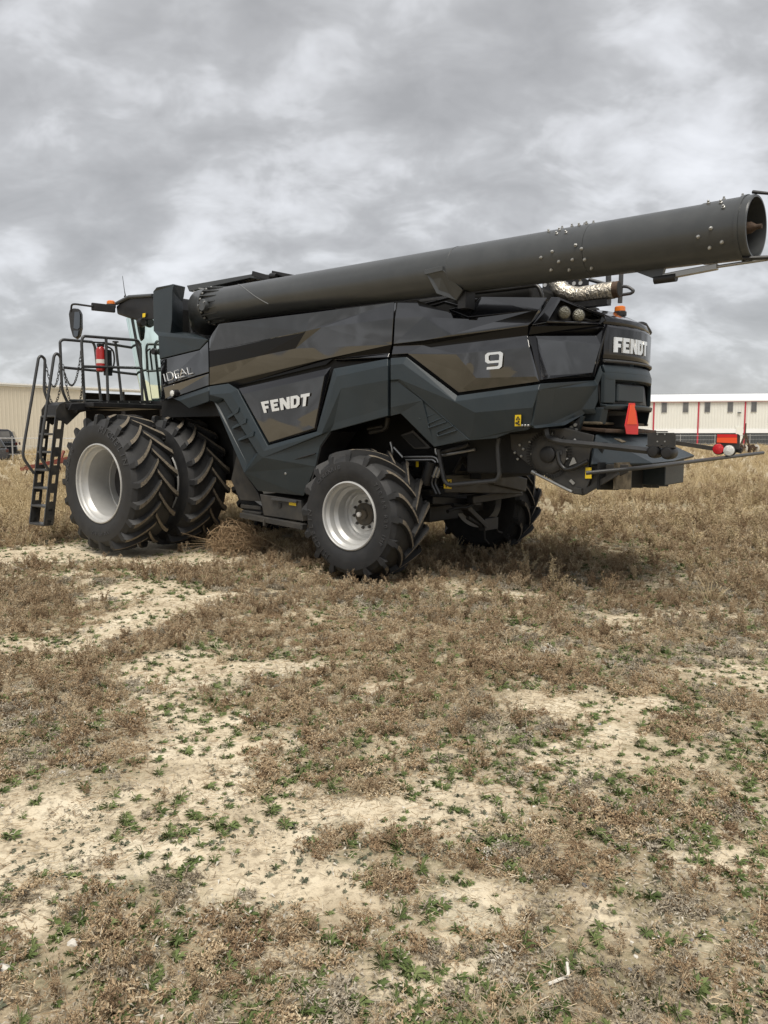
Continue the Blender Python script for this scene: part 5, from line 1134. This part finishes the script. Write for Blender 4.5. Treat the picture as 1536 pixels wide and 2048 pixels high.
# dead brown weeds
cv = lambda P: cover(P[:, 0], P[:, 1])
dist = lambda P: np.hypot(P[:, 0], P[:, 1])
cw = coll('weeds'); NW = 10
for i in range(NW): weed(pr.uniform(.10, .22), pr.uniform(.4, 1.2), pr.randint(2, 6), cw, 'w%02d' % i, dens=.8)
P = field(15000, 1.6, 17, .84); tall = fbm(P[:, 0] * .55, P[:, 1] * .55, 3, 90); P = pick(P, np.clip((cv(P) - .30) * 1.5, 0, 1) * np.clip((tall - .34) * 4, .15, 1) * np.clip(.55 + dist(P) * .06, 0, 1))
far_ = np.clip((dist(P) - 4) / 6, 0, 1); big = np.clip((fbm(P[:, 0] * .8, P[:, 1] * .8, 3, 95) - .40) * 3, 0, 1)
scatter('brown_weeds', 'dead reddish brown weeds standing in patches over the pale soil', 'weeds', cw, P, (.30 + .55 * rng.random(len(P)) ** 1.8 + .25 * big) * (.85 + .55 * far_), rng.integers(0, NW, len(P)), .28)
# low mats of dead stems
cm = coll('mats')
for i in range(5): mat_weed(pr.uniform(.07, .13), 18, cm, 'm%02d' % i, ('dry_brown', 'twig'))
for i in range(4): mat_weed(pr.uniform(.06, .11), 15, cm, 'n%02d' % i, ('dry_grey', 'twig'))
P = field(13000, 1.6, 16, .78); P = pick(P, np.clip((cv(P) - .14) * 1.0, 0, .7) * np.clip(.5 + dist(P) * .07, 0, 1)); k = np.where(fbm(P[:, 0] * 1.4, P[:, 1] * 1.4, 3, 13) + rng.normal(0, .10, len(P)) > .46, rng.integers(0, 5, len(P)), rng.integers(5, 9, len(P)))
scatter('dead_ground_cover', 'low tangle of dead brown and grey stems covering the ground', 'ground cover', cm, P, .42 + .70 * rng.random(len(P)) ** 1.5, k, .15)
# whitish curled leaf flakes
cf = coll('flakes')
for i in range(4): flakes(.14, 34, cf, 'f%02d' % i, ('dry_grey',))
P = field(3200, 1.6, 10, .62); P = pick(P, np.clip(cv(P) * .6 + .14, 0, 1)); scatter('leaf_litter', 'small curled grey and white dead leaves strewn between the plants', 'leaf litter', cf, P, .5 + .7 * rng.random(len(P)), rng.integers(0, 4, len(P)), .05)
# straw and stem bits lying flat everywhere
cb = coll('bits')
for i in range(4):
    p_ = PB()
    for k in range(26):
        a_ = pr.uniform(0, 6.28); q_ = Vector((math.cos(a_), math.sin(a_), 0)) * .17 * math.sqrt(pr.random()); q_.z = .003; d_ = rv(1); d_.z = pr.uniform(-.02, .12); p_.stick(q_, q_ + d_.normalized() * pr.uniform(.012, .06), .0011, pr.random())
    p_.finish('b%02d' % i, ('twig' if i % 2 else 'dry_brown',), cb)
P = field(4200, 1.6, 13, .70); P = pick(P, np.full(len(P), .85)); scatter('straw_bits', 'short bits of straw and stem lying on the soil', 'straw', cb, P, .6 + .8 * rng.random(len(P)), rng.integers(0, 4, len(P)), .04)
# green rosettes
cg = coll('rosettes')
for i in range(6): rosette(pr.uniform(.028, .045), pr.randint(16, 26), cg, 'g%02d' % i, wd=.12)
for i in range(4): rosette(pr.uniform(.03, .045), pr.randint(30, 42), cg, 'h%02d' % i, lift=.9, wd=.055)
P = field(60000, 1.6, 17, .80); gm = fbm(P[:, 0] * 2.1 + 5, P[:, 1] * 2.1, 4, 120) * .75 + fbm(P[:, 0] * .6, P[:, 1] * .6, 2, 133) * .3 + .07 * np.clip(P[:, 0] / 2, -.6, 1); P = pick(P, np.clip((gm - .34) * 3.0, .06, 1) * np.clip(cv(P) * .7 + .30, 0, 1)); scatter('green_rosettes', 'small fresh green leaf rosettes between the dead weeds', 'green plants', cg, P, .45 + 1.0 * rng.random(len(P)) ** 1.6, rng.integers(0, 10, len(P)), .12)
# tiny grey-green seedlings on bare soil
cs = coll('seedlings')
for i in range(5): rosette(.022, pr.randint(7, 11), cs, 's%02d' % i, ('greygreen',), lift=.5, wd=.2)
P = field(24000, 1.6, 13, .72); sm = fbm(P[:, 0] * 3, P[:, 1] * 3, 3, 140); P = pick(P, np.clip((sm - .42) * 4, .04, 1) * .75); scatter('grey_seedlings', 'tiny grey green seedlings dotted over the bare soil', 'seedlings', cs, P, .35 + .85 * rng.random(len(P)) ** 1.5, rng.integers(0, 5, len(P)), .1)
# pale bare twigs
ct = coll('twigs')
for i in range(8): twigs(pr.uniform(.10, .22), pr.randint(2, 4), ct, 't%02d' % i)
P = field(1900, 1.6, 14, .75); P = pick(P, np.clip(cv(P) * .8 + .05 + .3 * (P[:, 0] > .3), 0, 1) * .7); scatter('pale_twigs', 'thin pale dead twigs lying and standing among the weeds', 'twigs', ct, P, .4 + .55 * rng.random(len(P)) ** 1.5, rng.integers(0, 8, len(P)), .15)
# taller dry growth behind and beyond the machine
cd_ = coll('drygrass')
for i in range(5): tuft(pr.uniform(.30, .45), 46, .12, cd_, 'd%02d' % i)
for i in range(5): weed(pr.uniform(.30, .45), .7, 6, cd_, 'e%02d' % i, ('dry_brown', 'dry_tan'), dens=1.0, size=1.7)
for i in range(2): weed(pr.uniform(.28, .40), .9, 7, cd_, 'e2%02d' % i, ('dry_tan', 'twig'), dens=1.0, size=1.8)
def dens_far(P):
    d = np.hypot(P[:, 0], P[:, 1]); under = P - ORG[:2]; lx = under @ AX[:2]; ly = under @ AY[:2]
    m_ = np.clip((fbm(P[:, 0] * .35, P[:, 1] * .35, 3, 200) - .32) * 4, .12, 1)
    beyond = np.clip((ly + 1.3) / 1.5, 0, 1) + np.clip((lx - 1.6) / 1.0, 0, 1) * np.clip((ly + 2.8) / 1.5, 0, 1) + np.clip((-lx - 5.6) / .8, 0, 1) * np.clip((ly + 3.0) / 1, 0, 1)
    return np.clip(beyond, 0, 1) * m_ * np.where((np.abs(ly) < 1.6) & (lx > -5) & (lx < 2.2), .45, 1)
P = field(7000, 8, 30, .8, .60); P = pick(P, dens_far(P)); d = np.hypot(P[:, 0], P[:, 1])
kind_ = np.where(fbm(P[:, 0] * .22, P[:, 1] * .22, 3, 230) + .004 * (d - 14) + rng.normal(0, .10, len(P)) > .54, rng.integers(0, 5, len(P)), rng.integers(5, 12, len(P)))
scatter('dry_grass', 'knee high tan and brown dry grass and weeds behind the combine', 'dry grass', cd_, P, (.45 + .7 * rng.random(len(P))) * (.75 + .25 * np.clip((d - 9) / 8, 0, 1)), kind_, .12)
P = field(9000, 28, 95, .85, .60); P = pick(P, np.full(len(P), .9)); d = np.hypot(P[:, 0], P[:, 1])
scatter('far_dry_grass', 'tan dry grass field reaching back to the sheds', 'dry grass', cd_, P, (.7 + .6 * rng.random(len(P))), np.where(rng.random(len(P)) < .7, rng.integers(0, 5, len(P)), rng.integers(5, 12, len(P))), .1)
# stones
stones = []
for i in range(4):
    bm = bmesh.new(); bmesh.ops.create_icosphere(bm, subdivisions=1, radius=1)
    for v in bm.verts: v.co = Vector((v.co.x * pr.uniform(.8, 1.2), v.co.y * pr.uniform(.7, 1.1), v.co.z * pr.uniform(.4, .7)))
    me = bpy.data.meshes.new('stone'); bm.to_mesh(me); bm.free(); stones.append(me)
mat('pale_stone', (.62, .59, .53), rough=.85, var=.2, vscale=30, bump=.3, bscale=40)
mat('grey_stone', (.22, .22, .23), rough=.85, var=.2, vscale=30, bump=.3, bscale=40)
cst = coll('stones')
for i, me in enumerate(stones):
    me.materials.append(MATS['pale_stone' if i != 2 else 'grey_stone']); me.transform(Matrix.Scale(.012, 4)); cst.objects.link(bpy.data.objects.new('p%d' % i, me))
ccl = coll('clods')
for i, me_ in enumerate(stones):
    m2 = me_.copy(); m2.materials.clear(); m2.materials.append(MATS['soil']); ccl.objects.link(bpy.data.objects.new('c%d' % i, m2))
P = field(5200, 1.6, 11, .62); P = pick(P, np.clip((fbm(P[:, 0] * 2.6, P[:, 1] * 2.6, 3, 310) - .40) * 4, .05, 1)); scatter('soil_clods', 'small crumbly clods of pale soil lying on the bare ground', 'soil clods', ccl, P, .2 + .9 * rng.random(len(P)) ** 3, rng.integers(0, 4, len(P)), .4)
P = field(1100, 1.6, 12, .6); P = pick(P, np.full(len(P), .8)); scatter('pebbles', 'small pale pebbles scattered over the soil', 'pebbles', cst, P, .25 + 1.0 * rng.random(len(P)) ** 4 * 1.3, rng.integers(0, 4, len(P)), .3)
def big_stone(px, py, s, label, mi=0):
    p = GW(px, py); o = bpy.data.objects.new('stone', stones[mi].copy()); COL.objects.link(o); o.scale = (s, s * .8, s * .7); o.location = (p[0], p[1], float(height(p[0], p[1])) + .004); o.rotation_euler = (0, 0, px); tag(o, label, 'stone', 'stones lying in the foreground')
big_stone(148, 1877, 2.2, 'flat white stone on bare soil at the lower left'); big_stone(1150, 1537, 1.6, 'small white stone in the green patch at centre right', 1); big_stone(1171, 1759, 1.3, 'small grey stone above a bare patch at lower right', 2); big_stone(6, 1938, 2.4, 'white stone at the left edge near the bottom', 3)
# a bleached stick in the foreground
g = MB(); p = [GW(1098, 1952), GW(1122, 1943), GW(1138, 1938), GW(1134, 1921)]; p = [Vector((q[0], q[1], float(height(q[0], q[1])) + .012)) for q in p]; p[3].z += .02
g.tube(rnd_path(p, .02), [.005] * len(rnd_path(p, .02)), 6); so = part('dead_stick', g, 'pale_stone'); tag(so, 'bleached forked white stick lying in the foreground at lower right', 'stick')
# tumbleweed caught under the machine
g = PB(); c0 = Vector(ORG + AX * -2.72 + AY * -1.08); c0.z = float(height(c0.x, c0.y))
for k in range(400):
    th = pr.uniform(0, 6.28); ph = math.acos(pr.uniform(-.3, 1)); r0 = pr.uniform(.18, .40); dirv = Vector((math.sin(ph) * math.cos(th), math.sin(ph) * math.sin(th), math.cos(ph) * .85)); q = dirv * r0 + Vector((0, 0, .12)); d = dirv.cross(rv(1)).normalized()
    for i in range(5):
        d = (d - dirv * .22 + rv(.35)).normalized(); e = q + d * pr.uniform(.04, .08); e.z = max(.005, e.z); g.stick(q, e, .0030, pr.random() * .6); q = e; dirv = (q - Vector((0, 0, .12))).normalized()
for k in range(60):
    a = pr.uniform(0, 6.28); g.stick((math.cos(a) * .2, math.sin(a) * .2, .15), (math.cos(a) * pr.uniform(.4, .75), math.sin(a) * pr.uniform(.4, .75), pr.uniform(.0, .35)), .003, pr.random(), 0, .0015)
g.stick((.25, -.1, .28), (.85, -.42, .02), .006, .9)
to = g.finish('tumbleweed', ('dry_brown',), COL); to.location = c0; to.scale = (1.15, 1.15, 1.1); tag(to, 'tangled brown tumbleweed caught behind the front wheels', 'tumbleweed')

# ------------------------------------------------------------------ background
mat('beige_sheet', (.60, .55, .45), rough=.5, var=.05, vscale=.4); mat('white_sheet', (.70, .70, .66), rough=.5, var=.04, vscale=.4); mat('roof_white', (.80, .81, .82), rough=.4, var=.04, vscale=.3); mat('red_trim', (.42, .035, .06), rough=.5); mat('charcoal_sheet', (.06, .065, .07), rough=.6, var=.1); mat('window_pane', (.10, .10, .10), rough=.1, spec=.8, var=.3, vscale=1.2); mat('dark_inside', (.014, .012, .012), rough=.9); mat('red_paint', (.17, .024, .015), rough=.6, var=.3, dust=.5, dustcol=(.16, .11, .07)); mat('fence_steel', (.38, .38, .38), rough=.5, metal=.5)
def flat_frame(a, b):                        # origin, unit vector along the wall, inward normal
    a, b = Vector((a[0], a[1], 0)), Vector((b[0], b[1], 0)); u = (b - a); ln = u.length; u.normalize(); nrm = Vector((-u.y, u.x, 0)); return a, u, nrm, ln
def rib_wall(mb, a, u, nrm, s0, s1, z0, z1, pitch=.30, depth=.04, mi=0):
    s = s0; pts = []
    while s < s1 - 1e-6:
        e = min(s + pitch, s1); w_ = e - s
        for f, d in ((0, 0), (.62, 0), (.72, -depth), (.90, -depth), (1.0, 0)): pts.append((s + f * w_, d))
        s = e
    vs = []
    for sx, d in pts: 
        p = a + u * sx + nrm * d; vs += [p + Vector((0, 0, z0)), p + Vector((0, 0, z1))]
    mb.add(vs, [(2 * i, 2 * i + 2, 2 * i + 3, 2 * i + 1) for i in range(len(pts) - 1)], mi)
# left shed
A0, A1 = DW(-150, 880, 56), DW(430, 880, 74)
a, u, nrm, ln = flat_frame(A0, A1); ZB = .3; ZE = 5.85
def su(px):                                  # distance along the shed wall at a photo column
    d = ray(px, 870); den = d[0] * (-u.y) + d[1] * u.x; tt = ((a.x) * (-u.y) + a.y * u.x) / den; p = Vector((d[0] * tt, d[1] * tt, 0)); return (p - a).dot(u)
shed = empty('farm_shed', (a.x, a.y, 0)); tag(shed, 'long beige sheet metal shed with dark open bays on the left', 'shed')
def bpart(nm, mb, m_, par, **k):
    o = part(nm, mb, m_, par, **k); o.matrix_parent_inverse = Matrix.Translation(-Vector(par.location)); return o
s_open = su(173)
g = MB(); rib_wall(g, a, u, nrm, 0, s_open, ZB, ZE - .25, .30, .015); bpart('front_wall', g, 'beige_sheet', shed)
def slab(s0, s1, z0, z1, d0, d1):
    g = MB(); P = [a + u * s0 + nrm * d0, a + u * s1 + nrm * d0, a + u * s1 + nrm * d1, a + u * s0 + nrm * d1]; g.hexa([p + Vector((0, 0, z0)) for p in P] + [p + Vector((0, 0, z1)) for p in P]); return g
bpart('eave_trim', slab(-.2, ln, ZE - .26, ZE, -.12, .3), 'white_sheet', shed); bpart('base_trim', slab(0, s_open, ZB - .6, ZB + .15, -.06, .3), 'charcoal_sheet', shed)
g = MB(); g.add([a + u * -.3 + nrm * -.25 + Vector((0, 0, ZE)), a + u * (ln + .3) + nrm * -.25 + Vector((0, 0, ZE)), a + u * (ln + .3) + nrm * 8 + Vector((0, 0, ZE + .45)), a + u * -.3 + nrm * 8 + Vector((0, 0, ZE + .45))], [(0, 1, 2, 3)]); bpart('roof', g, 'roof_white', shed, solid=.12)
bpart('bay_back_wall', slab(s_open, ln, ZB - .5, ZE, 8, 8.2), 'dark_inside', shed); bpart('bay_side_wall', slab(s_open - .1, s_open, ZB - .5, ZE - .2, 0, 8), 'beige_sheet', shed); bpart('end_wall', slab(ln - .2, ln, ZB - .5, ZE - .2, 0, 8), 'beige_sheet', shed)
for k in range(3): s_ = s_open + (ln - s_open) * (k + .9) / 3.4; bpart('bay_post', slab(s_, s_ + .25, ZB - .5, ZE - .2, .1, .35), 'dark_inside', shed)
rs = empty('parked_tractor', tuple(a + u * (su(285)) + nrm * 2.5)); tag(rs, 'red machine parked inside the open bay of the beige shed', 'tractor')
q = rs.location
for nm, lo, hi, m_ in (('body', (-1.2, -.6, .9), (1.6, .6, 3.2), 'red_paint'), ('hood', (1.5, -.5, 1.0), (3.2, .5, 2.3), 'red_paint')): part(nm, MB().box(lo, hi), m_, rs, bevel=.08)
for sx in (-1, 2.4):
    for sy in (-.9, .9): part('tyre', MB().lathe([(.3, -.2), (.75, -.2), (.8, 0), (.75, .2), (.3, .2)], (sx, sy, .8), n=20), 'rubber', rs)
# right warehouse
A0, A1 = DW(1180, 880, 99), DW(1700, 880, 93)
a, u, nrm, ln = flat_frame(A0, A1); ZB = 1.0; ZE = 6.05
wh = empty('warehouse', (a.x, a.y, 0)); tag(wh, 'long white ribbed warehouse with red trim and small high windows', 'warehouse')
z_band = 2.25
g = MB(); rib_wall(g, a, u, nrm, 0, ln, z_band, ZE, .34, .05); bpart('upper_wall', g, 'white_sheet', wh)
g = MB(); rib_wall(g, a, u, nrm, 0, ln, ZB - .6, z_band, .34, .05); bpart('base_wall', g, 'charcoal_sheet', wh)
bpart('eave_trim', slab(-.2, ln + .2, ZE - .02, ZE + .16, -.16, .3), 'red_trim', wh)
bpart('base_flashing', slab(0, ln, z_band - .05, z_band + .45, -.07, .1), 'roof_white', wh)
g = MB(); g.add([a + u * -.4 + nrm * -.3 + Vector((0, 0, ZE + .17)), a + u * (ln + .4) + nrm * -.3 + Vector((0, 0, ZE + .17)), a + u * (ln + .4) + nrm * 26 + Vector((0, 0, ZE + 2.3)), a + u * -.4 + nrm * 26 + Vector((0, 0, ZE + 2.3))], [(0, 1, 2, 3)]); bpart('roof', g, 'roof_white', wh, solid=.15)
for px in (1306, 1395, 1488): s_ = su(px); bpart('vertical_trim', slab(s_ - .09, s_ + .09, ZB - .6, ZE, -.10, .1), 'red_trim', wh)
for px in (1326.5, 1369, 1412.5, 1458, 1505):
    s_ = su(px); f = bpart('window', slab(s_ - .34, s_ + .34, 4.74, 6.0, -.09, .05), 'fence_steel', wh); o = bpart('pane', slab(s_ - .29, s_ + .29, 4.80, 5.95, -.10, -.085), 'window_pane', f)
    o.matrix_parent_inverse = Matrix.Translation(-Vector(wh.location)); f.matrix_parent_inverse = Matrix.Translation(-Vector(wh.location)); o.matrix_parent_inverse = Matrix.Identity(4)
s_ = su(1476); bpart('wall_lamp', slab(s_ - .2, s_ + .2, 4.60, 4.75, -.25, -.1), 'charcoal_sheet', wh)
s_ = su(1478); f = bpart('door', slab(s_ - .40, s_ + .40, ZB - .3, 2.95, -.12, .0), 'white_sheet', wh)
# wire fences: posts and strands
def fence(name, label, pts, hgt, m_='fence_steel', strands=3, r=.025):
    f = empty(name); tag(f, label, 'fence')
    P = [Vector((p[0], p[1], float(height(p[0], p[1])))) for p in pts]; f.location = P[0]
    for p in P: bpart('post', MB().tube([p - Vector((0, 0, .3)), p + Vector((0, 0, hgt + .12))], r * 1.6, 8), m_, f)
    for k in range(strands):
        z = hgt * (1 - k / strands); bpart('wire', MB().tube([p + Vector((0, 0, z)) for p in P], r * (.8 if k == 0 else .35), 5), m_, f)
fence('wire_fence', 'thin wire fence in front of the white warehouse', [DW(x, 875, 80)[:2] for x in (1270, 1361, 1430, 1463, 1500, 1560, 1640)], 1.25)
fence('wire_fence', 'steel rail fence in front of the beige shed', [DW(x, 875, 44)[:2] for x in (-160, -70, 24, 120, 215, 310, 400)], 1.35)
# dark cars parked in front of the shed, their tails reaching into the picture
mat('car_black', (.012, .013, .015), rough=.12, coat=1.0); mat('car_grey', (.035, .038, .045), rough=.18, coat=1.0, dust=.3, dustcol=(.12, .11, .10))
mat('tail_red', (.05, .006, .006), rough=.15, coat=.8)
def parked_car(px, dep, L_, W_, H_, rz, paint, label):
    """tail at the origin, nose toward -x"""
    p = DW(px, 880, dep); z = float(height(p[0], p[1])); o = empty('parked_car', (p[0], p[1], z), rz); tag(o, label, 'car', 'cars parked before the beige shed')
    b_ = H_ * .60
    lower = [(0, .38), (.02, .62), (-.04, b_), (-L_ * .70, b_ - .02), (-L_ + .08, b_ - .14), (-L_, .55), (-L_ + .03, .34), (-L_ * .5, .26), (-.1, .28)]
    upper = [(-.06, b_), (-.30, H_ - .12), (-.48, H_ - .02), (-L_ * .30, H_), (-L_ * .52, H_ - .05), (-L_ * .70, b_ - .01)]
    part('body', MB().prism([(x, -W_ / 2, z_) for x, z_ in lower], (0, W_, 0)), paint, o, bevel=.08, seg=3)
    part('cabin', MB().prism([(x, -W_ / 2 + .09, z_) for x, z_ in upper], (0, W_ - .18, 0)), paint, o, bevel=.07, seg=3)
    for k, (x0, x1, s0, s1) in enumerate(((-.42, -L_ * .24, .12, .0), (-L_ * .26, -L_ * .43, .0, .0), (-L_ * .45, -L_ * .63, .0, .32))):
        zt_ = H_ - .14; part('side_window', MB().prism([(x0 + s0 * .9, -W_ / 2 + .083, b_ + .04), (x0, -W_ / 2 + .083, zt_), (x1 + s1 * .9, -W_ / 2 + .083, zt_), (x1, -W_ / 2 + .083, b_ + .04)], (0, .012, 0)), 'window_pane', o)
    part('rear_window', MB().prism([(-.105, -W_ / 2 + .25, b_ + .05), (-.105, W_ / 2 - .25, b_ + .05), (-.275, W_ / 2 - .30, H_ - .15), (-.275, -W_ / 2 + .30, H_ - .15)], (.012, 0, .006)), 'window_pane', o)
    for sy in (-1, 1):
        part('tail_lamp', MB().box((-.10, sy * W_ / 2 - .16 if sy > 0 else -W_ / 2 - .01, b_ - .22), (.025, sy * W_ / 2 + .01 if sy > 0 else -W_ / 2 + .16, b_ - .05)), 'tail_red', o, bevel=.02)
        for xw in (-.85, -L_ + .85):
            wl = part('wheel', MB().lathe([(.20, -.10), (.34, -.11), (.355, 0), (.34, .11), (.20, .10)], (xw, sy * (W_ / 2 - .10), .35), n=24), 'rubber', o, smooth=40); part('wheel_disc', MB().lathe([(.21, -.06), (.20, .06)], (xw, sy * (W_ / 2 - .10), .35), n=20), 'fence_steel', wl)
    part('bumper', MB().box((-.12, -W_ / 2 + .03, .32), (.07, W_ / 2 - .03, .55)), 'black', o, bevel=.04)
parked_car(37, 47, 4.7, 1.9, 1.85, .35, 'car_black', 'black sport utility car behind the rail fence before the beige shed')
parked_car(15, 40, 4.5, 1.8, 1.45, .45, 'car_grey', 'dark grey low car at the left picture edge in tall grass')
# red implement lying in the grass
p = DW(92, 890, 30); z = float(height(p[0], p[1])); im = empty('red_implement', (p[0], p[1], z)); tag(im, 'rusty red tillage implement half hidden in tall grass behind the ladder', 'implement'); im.rotation_euler = (0, 0, .3)
part('main_frame', MB().bar((-.95, 0, .30), (.9, .2, .75), .12, .14).bar((-.8, .5, .4), (.9, .6, .6), .1, .1), 'red_paint', im); part('hitch', MB().bar((.9, .2, .75), (1.2, .1, .35), .1, .1).bar((.5, .2, .7), (.6, .4, 1.0), .08, .08), 'red_paint', im)
for k in range(6): part('tine', MB().tube(rnd_path([(-.8 + k * .3, .2, .45), (-.75 + k * .3, .5, .35), (-.85 + k * .3, .35, .02)], .1), .03, 6), 'rust', im)
# rusty harrow by the warehouse fence
p = DW(1490, 884, 55); z = float(height(p[0], p[1])); im = empty('rusty_harrow', (p[0], p[1], z)); tag(im, 'rusty folded farm implement standing in grass before the white warehouse', 'implement')
part('upright_frame', MB().bar((-.5, 0, .2), (0, 0, 1.6), .1, .1).bar((.5, 0, .2), (0, 0, 1.6), .1, .1).bar((-.9, 0, .6), (.9, 0, .6), .1, .1).bar((0, 0, .3), (0, 0, 2.3), .06, .06), 'rust', im)
for k in range(7): part('disc', MB().lathe([(.05, 0), (.3, .06), (.31, .07), (.05, .02)], (-.85 + k * .28, .1, .5), (1, .3, 0), 16), 'rust' if k % 3 else 'pale_stone', im)
